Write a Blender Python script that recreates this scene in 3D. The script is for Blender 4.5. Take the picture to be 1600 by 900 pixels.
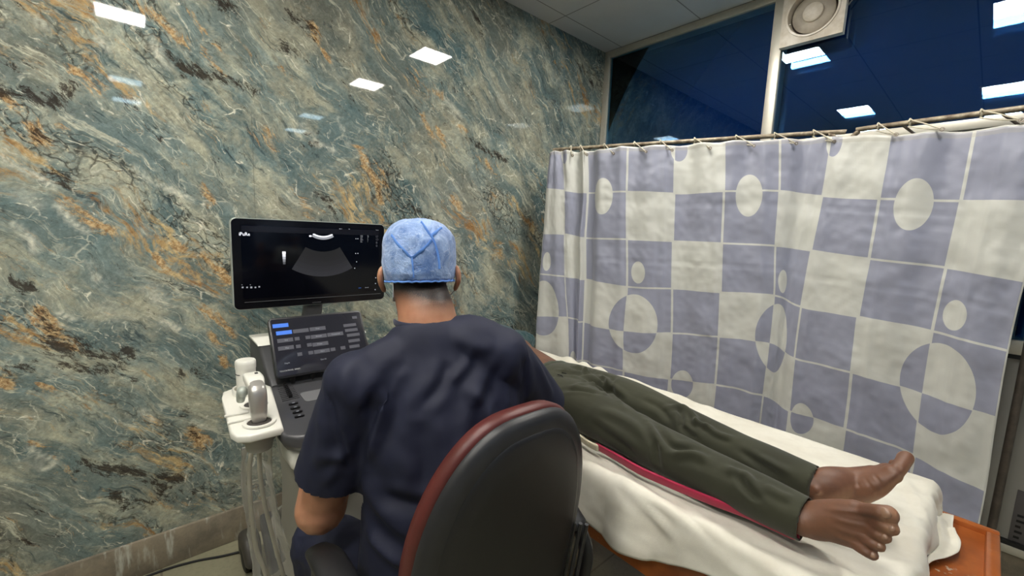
import bpy, bmesh, math, random
import numpy as np
from mathutils import Vector, Matrix, noise
from mathutils.bvhtree import BVHTree
random.seed(7); rng = np.random.default_rng(7)
for o in list(bpy.data.objects): bpy.data.objects.remove(o)
sc = bpy.context.scene
COL = sc.collection
PI = math.pi

# ------------------------------------------------------------ camera, world, light, exposure
CAM = Vector((2.07, 0.0, 1.40)); FPX = 660.0
yaw, pitch, roll = math.radians(48.33), math.radians(7.38), math.radians(2.33)
_f = Vector((-math.sin(yaw)*math.cos(pitch), math.cos(yaw)*math.cos(pitch), -math.sin(pitch)))
_r0 = Vector((math.cos(yaw), math.sin(yaw), 0)); _u0 = _r0.cross(_f)
_r = math.cos(roll)*_r0 + math.sin(roll)*_u0
_u = -math.sin(roll)*_r0 + math.cos(roll)*_u0
cd = bpy.data.cameras.new('camera'); cam = bpy.data.objects.new('camera', cd); COL.objects.link(cam)
cam.matrix_world = Matrix(((_r.x,_u.x,-_f.x,CAM.x),(_r.y,_u.y,-_f.y,CAM.y),(_r.z,_u.z,-_f.z,CAM.z),(0,0,0,1)))
cd.sensor_width = 36; cd.lens = 36*FPX/1600; cd.clip_start = 0.02
sc.camera = cam
w = bpy.data.worlds.new('world'); sc.world = w; w.use_nodes = True
w.node_tree.nodes['Background'].inputs[0].default_value = (0.5, 0.55, 0.6, 1)
w.node_tree.nodes['Background'].inputs[1].default_value = 0.02
sc.view_settings.view_transform = 'Standard'; sc.view_settings.look = 'None'
sc.view_settings.gamma = 1; sc.view_settings.use_curve_mapping = False
sc.view_settings.exposure = 0.55
LIGHT_EMIT = 62.0
try:
    sc.cycles.use_denoising = True
    sc.cycles.max_bounces = 10; sc.cycles.diffuse_bounces = 5; sc.cycles.glossy_bounces = 5
    sc.cycles.sample_clamp_indirect = 8
except Exception: pass

def ray(px, py):                       # direction seen at a pixel of the photograph (for measuring positions)
    return _f + _r*((px-800)/FPX) - _u*((py-450)/FPX)
def onp(px, py, axis, val):            # where that direction meets a plane x/y/z = val
    k = ray(px, py); return CAM + k*((val-CAM[axis])/k[axis])
def dep(px, py, d): return CAM + ray(px, py)*d

# ------------------------------------------------------------ helpers
def V(*a): return Vector(a)
WM = {}
def wm(o): return WM.get(o.name, Matrix.Identity(4))
def thing(name, label, cat, loc, rotz=0, group=None):
    o = bpy.data.objects.new(name, None); COL.objects.link(o)
    o.location = loc; o.rotation_euler = (0, 0, rotz); o.empty_display_size = .1
    WM[o.name] = Matrix.Translation(loc) @ Matrix.Rotation(rotz, 4, 'Z')
    o['label'] = label; o['category'] = cat
    if group: o['group'] = group
    return o
def tag(o, label=None, cat=None, group=None, kind=None):
    if label: o['label'] = label
    if cat: o['category'] = cat
    if group: o['group'] = group
    if kind: o['kind'] = kind
    return o
def link_mesh(name, me, m, parent=None, smooth=True, origin=True):
    """mesh given in world coordinates -> object (origin at its base, or in its parent's frame)"""
    o = bpy.data.objects.new(name, me); COL.objects.link(o)
    if m is not None and not me.materials:
        for mm in (m if isinstance(m, (list, tuple)) else [m]): me.materials.append(mm)
    if parent is not None:
        me.transform(wm(parent).inverted()); o.parent = parent
        WM[o.name] = wm(parent).copy()
    elif origin and len(me.vertices):
        co = np.empty(len(me.vertices)*3, np.float32); me.vertices.foreach_get('co', co); co = co.reshape(-1, 3)
        lo, hi = co.min(0), co.max(0); p = Vector((float((lo[0]+hi[0])/2), float((lo[1]+hi[1])/2), float(lo[2])))
        me.transform(Matrix.Translation(-p)); o.location = p; WM[o.name] = Matrix.Translation(p)
    if smooth:
        me.shade_smooth()
    return o
def obj(name, bm, m, parent=None, smooth=True, origin=True, angle=40):
    bmesh.ops.recalc_face_normals(bm, faces=bm.faces)
    me = bpy.data.meshes.new(name); bm.to_mesh(me); bm.free()
    o = link_mesh(name, me, m, parent, False, origin)
    if smooth:
        me.shade_smooth()
        try: me.set_sharp_from_angle(angle=math.radians(angle))
        except Exception: pass
    return o
def struct(name, bm, m, **k):
    o = obj(name, bm, m, origin=False, **k); o['kind'] = 'structure'; return o
def NB(): return bmesh.new()
def box(bm, c, s, bev=0, M=None, seg=2):
    r = bmesh.ops.create_cube(bm, size=1)['verts']
    bmesh.ops.scale(bm, vec=s, verts=r)
    if bev > 0:
        es = list({e for v in r for e in v.link_edges})
        g = bmesh.ops.bevel(bm, geom=es, offset=bev, segments=seg, profile=.5, affect='EDGES')
        r = list({v for f in g['faces'] for v in f.verts} | {v for v in r if v.is_valid})
    T = Matrix.Translation(c)
    if M is not None: T = T @ M.to_4x4()
    bmesh.ops.transform(bm, matrix=T, verts=r)
    return r
def bx(bm, lo, hi, bev=0):
    lo = Vector(lo); hi = Vector(hi); return box(bm, (lo+hi)/2, hi-lo, bev)
def frame_of(t, hint=None):
    t = Vector(t).normalized()
    h = Vector(hint) if hint is not None else (V(0,0,1) if abs(t.z) < .9 else V(1,0,0))
    s = (h - t*h.dot(t))
    if s.length < 1e-6: s = V(1,0,0) - t*t.x
    s.normalize(); return s, t.cross(s)
def crom(P, n):
    """Catmull-Rom resample of rows of P (any width)"""
    P = np.array(P, float)
    if len(P) == 2: return np.array([P[0]+(P[1]-P[0])*i/n for i in range(n+1)])
    Q = np.vstack([2*P[0]-P[1], P, 2*P[-1]-P[-2]]); out = []
    for i in range(1, len(Q)-2):
        for k in range(n):
            t = k/n; a, b, c, d = Q[i-1], Q[i], Q[i+1], Q[i+2]
            out.append(.5*((2*b)+(-a+c)*t+(2*a-5*b+4*c-d)*t*t+(-a+3*b-3*c+d)*t**3))
    out.append(P[-1]); return np.array(out)
def loft(bm, pts, rad, side=None, n=4, seg=16, cap=True, sup=2.0):
    """closed tube: pts [(x,y,z)], rad [(a,b)] or floats; a along `side`, b across; rounded ends"""
    R = [(q, q) if not isinstance(q, (tuple, list)) else q for q in rad]
    if isinstance(side, list): S = [tuple(s) for s in side]
    else: S = [tuple(side) if side is not None else (0, 0, 0)]*len(pts)
    A = crom([tuple(p)+tuple(r)+tuple(s) for p, r, s in zip(pts, R, S)], n)
    rows = [list(a) for a in A]
    P = [Vector(a[:3]) for a in rows]
    def tan(i):
        a = P[max(i-1, 0)]; b = P[min(i+1, len(P)-1)]; return (b-a).normalized()
    rings = []; prev = None
    seq = []
    if cap:
        t0 = tan(0); a, b = rows[0][3], rows[0][4]; m = min(a, b)
        for k in (.05, .35, .7): q = math.sqrt(max(0, 1-(1-k)**2)); seq.append((P[0]-t0*m*(1-k), t0, a*q, b*q, rows[0][5:8]))
    for i, a in enumerate(rows): seq.append((P[i], tan(i), a[3], a[4], a[5:8]))
    if cap:
        t0 = tan(len(P)-1); a, b = rows[-1][3], rows[-1][4]; m = min(a, b)
        for k in (.7, .35, .05): q = math.sqrt(max(0, 1-(1-k)**2)); seq.append((P[-1]+t0*m*(1-k), t0, a*q, b*q, rows[-1][5:8]))
    for (c, t, a, b, s) in seq:
        h = Vector(s) if Vector(s).length > 1e-6 else prev
        sv, nv = frame_of(t, h); prev = sv
        ring = []
        for k in range(seg):
            th = 2*PI*k/seg; cs, sn = math.cos(th), math.sin(th)
            if sup != 2.0:
                cs = math.copysign(abs(cs)**(2/sup), cs); sn = math.copysign(abs(sn)**(2/sup), sn)
            ring.append(bm.verts.new(c + sv*(a*cs) + nv*(b*sn)))
        rings.append(ring)
    for r0, r1 in zip(rings, rings[1:]):
        for k in range(seg): bm.faces.new((r0[k], r0[(k+1) % seg], r1[(k+1) % seg], r1[k]))
    bm.faces.new(rings[0][::-1]); bm.faces.new(rings[-1])
    return rings
def tube(bm, pts, r, n=4, seg=10, cap=False, smooth=True):
    if not smooth: n = 1
    return loft(bm, pts, [r]*len(pts) if not isinstance(r, list) else r, n=n, seg=seg, cap=cap)
def cyl(bm, p0, p1, r0, r1=None, seg=24, bev=0):
    p0 = Vector(p0); p1 = Vector(p1); r1 = r0 if r1 is None else r1
    s, n = frame_of(p1-p0); t = (p1-p0).normalized(); L = (p1-p0).length
    prof = [(0, r0), (L, r1)] if bev <= 0 else [(0, r0-bev), (bev*.3, r0-bev*.3), (bev, r0), (L-bev, r1), (L-bev*.3, r1-bev*.3), (L, r1-bev)]
    return lathe(bm, p0, t, prof, seg)
def lathe(bm, c, axis, prof, seg=32, close=True):
    c = Vector(c); t = Vector(axis).normalized(); s, n = frame_of(t); rings = []
    for h, r in prof:
        rings.append([bm.verts.new(c+t*h+(s*math.cos(2*PI*k/seg)+n*math.sin(2*PI*k/seg))*max(r, 1e-5)) for k in range(seg)])
    for a, b in zip(rings, rings[1:]):
        for k in range(seg): bm.faces.new((a[k], a[(k+1) % seg], b[(k+1) % seg], b[k]))
    if close: bm.faces.new(rings[0][::-1]); bm.faces.new(rings[-1])
    return rings
def ell(bm, c, r, M=None, seg=20):
    v = bmesh.ops.create_uvsphere(bm, u_segments=seg, v_segments=seg//2+2, radius=1)['verts']
    T = Matrix.Translation(c) @ (M.to_4x4() if M is not None else Matrix.Identity(4)) @ Matrix.Diagonal((*r, 1))
    bmesh.ops.transform(bm, matrix=T, verts=v); return v
def prism(bm, poly, axis_vec, bev=0):
    """polygon of world points extruded by axis_vec"""
    a = [bm.verts.new(p) for p in poly]; b = [bm.verts.new(Vector(p)+Vector(axis_vec)) for p in poly]
    fs = [bm.faces.new(a[::-1]), bm.faces.new(b)]
    for i in range(len(a)): fs.append(bm.faces.new((a[i], a[(i+1) % len(a)], b[(i+1) % len(a)], b[i])))
    if bev > 0:
        es = [e for f in fs[:2] for e in f.edges]
        bmesh.ops.bevel(bm, geom=list(set(es)), offset=bev, segments=3, profile=.5, affect='EDGES')
def rrect(w, h, r, n=6):
    out = []
    for cx, cy, a0 in ((w/2-r, h/2-r, 0), (-w/2+r, h/2-r, 90), (-w/2+r, -h/2+r, 180), (w/2-r, -h/2+r, 270)):
        for k in range(n+1):
            a = math.radians(a0+90*k/n); out.append((cx+r*math.cos(a), cy+r*math.sin(a)))
    return out
def remeshed(bm, voxel, smooth=2, fac=.5):
    me = bpy.data.meshes.new('tmp'); bmesh.ops.recalc_face_normals(bm, faces=bm.faces); bm.to_mesh(me); bm.free()
    o = bpy.data.objects.new('tmp', me); COL.objects.link(o)
    m = o.modifiers.new('r', 'REMESH'); m.mode = 'VOXEL'; m.voxel_size = voxel; m.adaptivity = 0
    if smooth: s = o.modifiers.new('s', 'SMOOTH'); s.iterations = smooth; s.factor = fac
    dg = bpy.context.evaluated_depsgraph_get(); dg.update()
    out = bpy.data.meshes.new_from_object(o.evaluated_get(dg))
    bpy.data.objects.remove(o); bpy.data.meshes.remove(me)
    return out
def get_co(me):
    co = np.empty(len(me.vertices)*3, np.float32); me.vertices.foreach_get('co', co); return co.reshape(-1, 3).astype(float)
def get_no(me):
    co = np.empty(len(me.vertices)*3, np.float32); me.vertices.foreach_get('normal', co); return co.reshape(-1, 3).astype(float)
def set_co(me, co):
    me.vertices.foreach_set('co', co.astype(np.float32).ravel()); me.update()
def bvh_of(me):
    me.calc_loop_triangles()
    return BVHTree.FromPolygons([v.co.copy() for v in me.vertices], [tuple(t.vertices) for t in me.loop_triangles])
def folds(me, strokes):
    """cloth folds: stroke = ([pixels or world points], width, height); ridges >0, creases <0"""
    bv = bvh_of(me); co = get_co(me); no = get_no(me); d = np.zeros(len(co))
    for pts, wd, h in strokes:
        P = []
        for p in pts:
            if len(p) == 2:
                hit = bv.ray_cast(CAM, ray(*p).normalized())
                if hit[0] is None: continue
                P.append(np.array(hit[0]))
            else: P.append(np.array(p, float))
        if len(P) < 2: continue
        P = crom(P, 4); best = np.full(len(co), 1e9); tt = np.zeros(len(co))
        for i in range(len(P)-1):
            a, b = P[i], P[i+1]; ab = b-a; L2 = max(ab@ab, 1e-12)
            t = np.clip(((co-a)@ab)/L2, 0, 1); q = np.linalg.norm(co-(a+t[:, None]*ab), axis=1)
            m = q < best; best[m] = q[m]; tt[m] = ((i+t)/(len(P)-1))[m]
        fade = np.clip(np.sin(np.clip(tt, .04, .96)*PI)*1.6, 0, 1)
        d += h*fade*(np.exp(-(best/wd)**2) - .35*np.exp(-((best-2.1*wd)/wd)**2))
    set_co(me, co+no*d[:, None])
def wrinkle(me, amp, scale, stretch=(1, 1, 1), seed=0.0, ridged=False):
    co = get_co(me); no = get_no(me); d = np.zeros(len(co))
    for i, p in enumerate(co):
        q = Vector((p[0]*stretch[0]*scale+seed, p[1]*stretch[1]*scale, p[2]*stretch[2]*scale))
        v = noise.noise(q)+.5*noise.noise(q*2.1)
        d[i] = (1-abs(v)*2.2) if ridged else v
    set_co(me, co+no*(d*amp)[:, None])
def text_bm(bm, s, size, origin, xdir, ydir, depth=.0003, sx=1.0):
    cu = bpy.data.curves.new('t', 'FONT'); cu.body = s; cu.size = size; cu.extrude = depth/2; cu.resolution_u = 2
    o = bpy.data.objects.new('t', cu); COL.objects.link(o)
    dg = bpy.context.evaluated_depsgraph_get(); dg.update()
    me = bpy.data.meshes.new_from_object(o.evaluated_get(dg))
    x = Vector(xdir).normalized(); y = Vector(ydir).normalized(); z = x.cross(y)
    M = Matrix(((x.x*sx, y.x, z.x, origin[0]), (x.y*sx, y.y, z.y, origin[1]), (x.z*sx, y.z, z.z, origin[2]), (0, 0, 0, 1)))
    me.transform(M); bm.from_mesh(me)
    bpy.data.objects.remove(o); bpy.data.curves.remove(cu); bpy.data.meshes.remove(me)

# ------------------------------------------------------------ materials
def srgb(r, g, b):
    f = lambda c: (c/255)/12.92 if c/255 <= .04045 else ((c/255+.055)/1.055)**2.4
    return (f(r), f(g), f(b), 1)
class NT:
    def __init__(s, name):
        s.m = bpy.data.materials.new(name); s.m.use_nodes = True; s.t = s.m.node_tree; s.n = s.t.nodes
        s.b = s.n['Principled BSDF']
    def add(s, ty, **kw):
        n = s.n.new(ty)
        for k, v in kw.items(): setattr(n, k, v)
        return n
    def lk(s, a, b): s.t.links.new(a, b)
    def set(s, node, **kw):
        for k, v in kw.items(): node.inputs[k.replace('_', ' ')].default_value = v
    def inp(s, node, i, v):
        if hasattr(v, 'is_output') or isinstance(v, bpy.types.NodeSocket): s.lk(v, node.inputs[i])
        else: node.inputs[i].default_value = v
    def math(s, op, a, b=None, c=None, clamp=False):
        n = s.add('ShaderNodeMath', operation=op, use_clamp=clamp)
        for i, v in enumerate((a, b, c)):
            if v is not None: s.inp(n, i, v)
        return n.outputs[0]
    def mix(s, f, a, b, mode='MIX'):
        n = s.add('ShaderNodeMix', data_type='RGBA', blend_type=mode)
        s.inp(n, 0, f); s.inp(n, 6, a); s.inp(n, 7, b); return n.outputs[2]
    def ramp(s, f, stops, interp='LINEAR'):
        n = s.add('ShaderNodeValToRGB'); n.color_ramp.interpolation = interp; e = n.color_ramp.elements
        while len(e) < len(stops): e.new(.5)
        for q, (p, c) in zip(e, stops):
            q.position = p; q.color = c if isinstance(c, tuple) else (c, c, c, 1)
        s.inp(n, 0, f); return n.outputs[0]
    def noise(s, vec, scale, detail=4, rough=.55, dist=0):
        n = s.add('ShaderNodeTexNoise'); n.inputs['Scale'].default_value = scale; n.inputs['Detail'].default_value = detail
        n.inputs['Roughness'].default_value = rough; n.inputs['Distortion'].default_value = dist
        if vec is not None: s.lk(vec, n.inputs['Vector'])
        return n.outputs['Fac'], n.outputs['Color']
    def bump(s, h, strength=.2, dist=.01):
        n = s.add('ShaderNodeBump'); n.inputs['Strength'].default_value = strength; n.inputs['Distance'].default_value = dist
        s.lk(h, n.inputs['Height']); s.lk(n.outputs[0], s.b.inputs['Normal']); return n
def mat(name, col, rough=.5, metal=0, var=0, vscale=8, bump=0, bscale=200, coat=0, sheen=0, emit=None, estr=0, spec=None, sss=0, alpha=None, trans=0, stretch=None, col2=None, rvar=0):
    t = NT(name); b = t.b
    b.inputs['Base Color'].default_value = col; b.inputs['Roughness'].default_value = rough; b.inputs['Metallic'].default_value = metal
    if coat: b.inputs['Coat Weight'].default_value = coat; b.inputs['Coat Roughness'].default_value = .08
    if sheen: b.inputs['Sheen Weight'].default_value = sheen
    if spec is not None: b.inputs['Specular IOR Level'].default_value = spec
    if sss: b.inputs['Subsurface Weight'].default_value = sss; b.inputs['Subsurface Radius'].default_value = (.01, .004, .002); b.inputs['Subsurface Scale'].default_value = 1
    if trans: b.inputs['Transmission Weight'].default_value = trans
    if alpha is not None: b.inputs['Alpha'].default_value = alpha
    if emit: b.inputs['Emission Color'].default_value = emit; b.inputs['Emission Strength'].default_value = estr
    tc = t.add('ShaderNodeTexCoord'); vec = tc.outputs['Object']
    if stretch:
        mp = t.add('ShaderNodeMapping'); mp.inputs['Scale'].default_value = stretch; t.lk(vec, mp.inputs['Vector']); vec = mp.outputs[0]
    if var:
        f, _ = t.noise(vec, vscale, 5, .6)
        c2 = col2 if col2 else tuple(c*(1-var) for c in col[:3])+(1,)
        k = t.ramp(f, [(.35, 0.0), (.65, 1.0)])
        t.lk(t.mix(k, col, c2), b.inputs['Base Color'])
        if rvar: t.lk(t.math('MULTIPLY_ADD', f, rvar, rough-rvar*.5), b.inputs['Roughness'])
    if bump:
        f, _ = t.noise(vec, bscale, 3, .6); t.bump(f, bump, .002)
    return t.m
def weave(name, col, rough=.85, scale=900, strength=.25, col2=None, var=.15, vscale=6, sheen=.2):
    t = NT(name); t.b.inputs['Roughness'].default_value = rough; t.b.inputs['Sheen Weight'].default_value = sheen
    tc = t.add('ShaderNodeTexCoord'); f, _ = t.noise(tc.outputs['Object'], vscale, 5, .6)
    t.lk(t.mix(t.ramp(f, [(.3, 0.), (.7, 1.)]), col, col2 or tuple(c*(1-var) for c in col[:3])+(1,)), t.b.inputs['Base Color'])
    g, _ = t.noise(tc.outputs['Object'], scale, 2, .5); t.bump(g, strength, .0008); return t.m

# ------------------------------------------------------------ the room
RW, RL, RH, RB = 2.88, 2.70, 2.75, -1.7        # right wall x, far wall y, ceiling z, back wall y
def marble(attr=True):
    t = NT('veined_marble_laminate'); b = t.b; m = t.math
    tc = t.add('ShaderNodeTexCoord'); mp = t.add('ShaderNodeMapping'); mp.inputs['Rotation'].default_value = (math.radians(44), 0, 0)
    t.lk(tc.outputs['Object'], mp.inputs['Vector'])
    def warp(src, scale, amt, detail=3):
        _, wc = t.noise(src, scale, detail, .55); v = t.add('ShaderNodeVectorMath', operation='MULTIPLY_ADD')
        t.lk(wc, v.inputs[0]); v.inputs[1].default_value = (amt,)*3; t.lk(src, v.inputs[2]); return v.outputs[0]
    w1 = warp(mp.outputs[0], 1.6, .30); w2 = warp(w1, 7, .060); w3 = warp(w2, 26, .022, 4)
    def st(sy, sz, src=w3):
        q = t.add('ShaderNodeMapping'); q.inputs['Scale'].default_value = (1, sy, sz); t.lk(src, q.inputs['Vector']); return q.outputs[0]
    N = lambda v, s, d=6, r=.65: t.noise(v, s, d, r)[0]
    S = lambda f, a, b_, lo=0., hi=1.: t.ramp(f, [(a, lo), (b_, hi)])
    A = st(.45, 1.2); n1 = N(A, 3.0, 9, .68); n2 = N(A, 9.5, 8, .72); n3 = N(mp.outputs[0], 70, 5, .75); nb = N(st(.6, 1.0, w1), 1.5, 4)
    c = t.mix(S(n1, .36, .64), srgb(84, 106, 108), srgb(134, 144, 136))
    c = t.mix(S(n2, .28, .42, .85, 0.), c, srgb(50, 76, 84))
    c = t.mix(S(N(st(.5, 1.3), 5.5, 8, .72), .47, .62, 0., .95), c, srgb(172, 170, 148))       # sandy veils
    c = t.mix(S(nb, .47, .62, 0., .7), c, srgb(120, 118, 104))                             # grey-brown zones
    # angular fragments with soft tone steps
    vc = t.add('ShaderNodeTexVoronoi', feature='F1'); vc.inputs['Scale'].default_value = 15; t.lk(st(.45, 1.2), vc.inputs['Vector'])
    bw = t.add('ShaderNodeRGBToBW'); t.lk(vc.outputs['Color'], bw.inputs[0])
    k = m('MULTIPLY_ADD', bw.outputs[0], .50, .76); cc = t.add('ShaderNodeCombineColor'); [t.lk(k, cc.inputs[i]) for i in range(3)]
    c = t.mix(.8, c, cc.outputs[0], 'MULTIPLY')
    def edges(scale, v, w0, w1_):
        vo = t.add('ShaderNodeTexVoronoi', feature='DISTANCE_TO_EDGE'); vo.inputs['Scale'].default_value = scale; t.lk(v, vo.inputs['Vector'])
        return t.ramp(vo.outputs['Distance'], [(0.0, 1.), (w0, .6), (w1_, 0.)])
    # dark crackle in seams
    dz = S(N(st(.32, 1.3, w2), 3.4, 5, .62), .53, .61)
    c = t.mix(m('MULTIPLY', m('MULTIPLY', edges(34, st(.55, 1.15), .05, .12), dz), .85), c, srgb(44, 42, 38))
    c = t.mix(m('MULTIPLY', S(n3, .56, .64), m('MULTIPLY', dz, .65)), c, srgb(206, 198, 168))
    # fine fibres along the grain, light and dark
    fb = N(st(.22, 2.0, w2), 16, 9, .76)
    c = t.mix(S(fb, .56, .64, 0., .8), c, srgb(196, 194, 172)); c = t.mix(S(fb, .34, .43, .85, 0.), c, srgb(54, 70, 74))
    # broken white scratches
    brk = S(N(w2, 14, 4, .7), .54, .62)
    c = t.mix(m('MULTIPLY', edges(9, st(.38, 1.15, w3), .009, .022), brk), c, srgb(226, 222, 202))
    c = t.mix(m('MULTIPLY', m('MULTIPLY', edges(22, st(.42, 1.2, w3), .018, .04), S(N(w2, 9, 4, .7), .50, .60)), .7), c, srgb(204, 202, 182))
    # gold streaks
    gz = S(N(st(.30, 1.5, w2), 3.2, 8, .70), .555, .60); gb = S(N(st(.30, 1.7, w3), 19, 7, .72), .46, .56)
    gcol = t.mix(S(n2, .42, .58), srgb(150, 110, 62), srgb(204, 178, 128))
    c = t.mix(m('MULTIPLY', m('MULTIPLY', gz, gb), .9), c, gcol)
    if attr:
        ag = t.add('ShaderNodeAttribute', attribute_name='ochre').outputs['Fac']; ad = t.add('ShaderNodeAttribute', attribute_name='umber').outputs['Fac']; al = t.add('ShaderNodeAttribute', attribute_name='pale').outputs['Fac']
        gx = N(st(.30, 1.9, w3), 15, 9, .80)
        c = t.mix(S(m('ADD', m('MULTIPLY', ag, .17), gx), .60, .68, 0., .9), c, t.mix(S(n3, .42, .58), srgb(160, 122, 78), srgb(202, 174, 128)))
        c = t.mix(S(m('ADD', m('MULTIPLY', ag, .17), gx), .76, .84, 0., .85), c, srgb(112, 72, 40))
        dx = N(st(.42, 1.4, w3), 26, 9, .85)
        c = t.mix(S(m('ADD', m('MULTIPLY', ad, .14), dx), .59, .645, 0., .9), c, srgb(48, 40, 34))
        c = t.mix(m('MULTIPLY', al, S(N(st(.4, 1.2, w3), 16, 6, .7), .40, .56), clamp=True), c, srgb(214, 212, 194))
        sep = t.add('ShaderNodeSeparateXYZ'); t.lk(tc.outputs['Object'], sep.inputs[0])
        l = m('MULTIPLY', m('LESS_THAN', m('ABSOLUTE', m('SUBTRACT', sep.outputs[1], .379)), .0012), m('LESS_THAN', sep.outputs[2], 1.85))
        c = t.mix(m('MULTIPLY', l, .45), c, srgb(70, 74, 70))
    for f, a, o_, w_ in ((n3, 1.5, .27, .75), (N(w3, 30, 6, .8), 1.7, .17, .75)):
        g = m('MULTIPLY_ADD', f, a, o_); q = t.add('ShaderNodeCombineColor'); [t.lk(g, q.inputs[i]) for i in range(3)]; c = t.mix(w_, c, q.outputs[0], 'MULTIPLY')
    t.lk(c, b.inputs['Base Color'])
    b.inputs['Roughness'].default_value = .03; b.inputs['Specular IOR Level'].default_value = .42
    return t.m
M_marble = marble()
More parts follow.
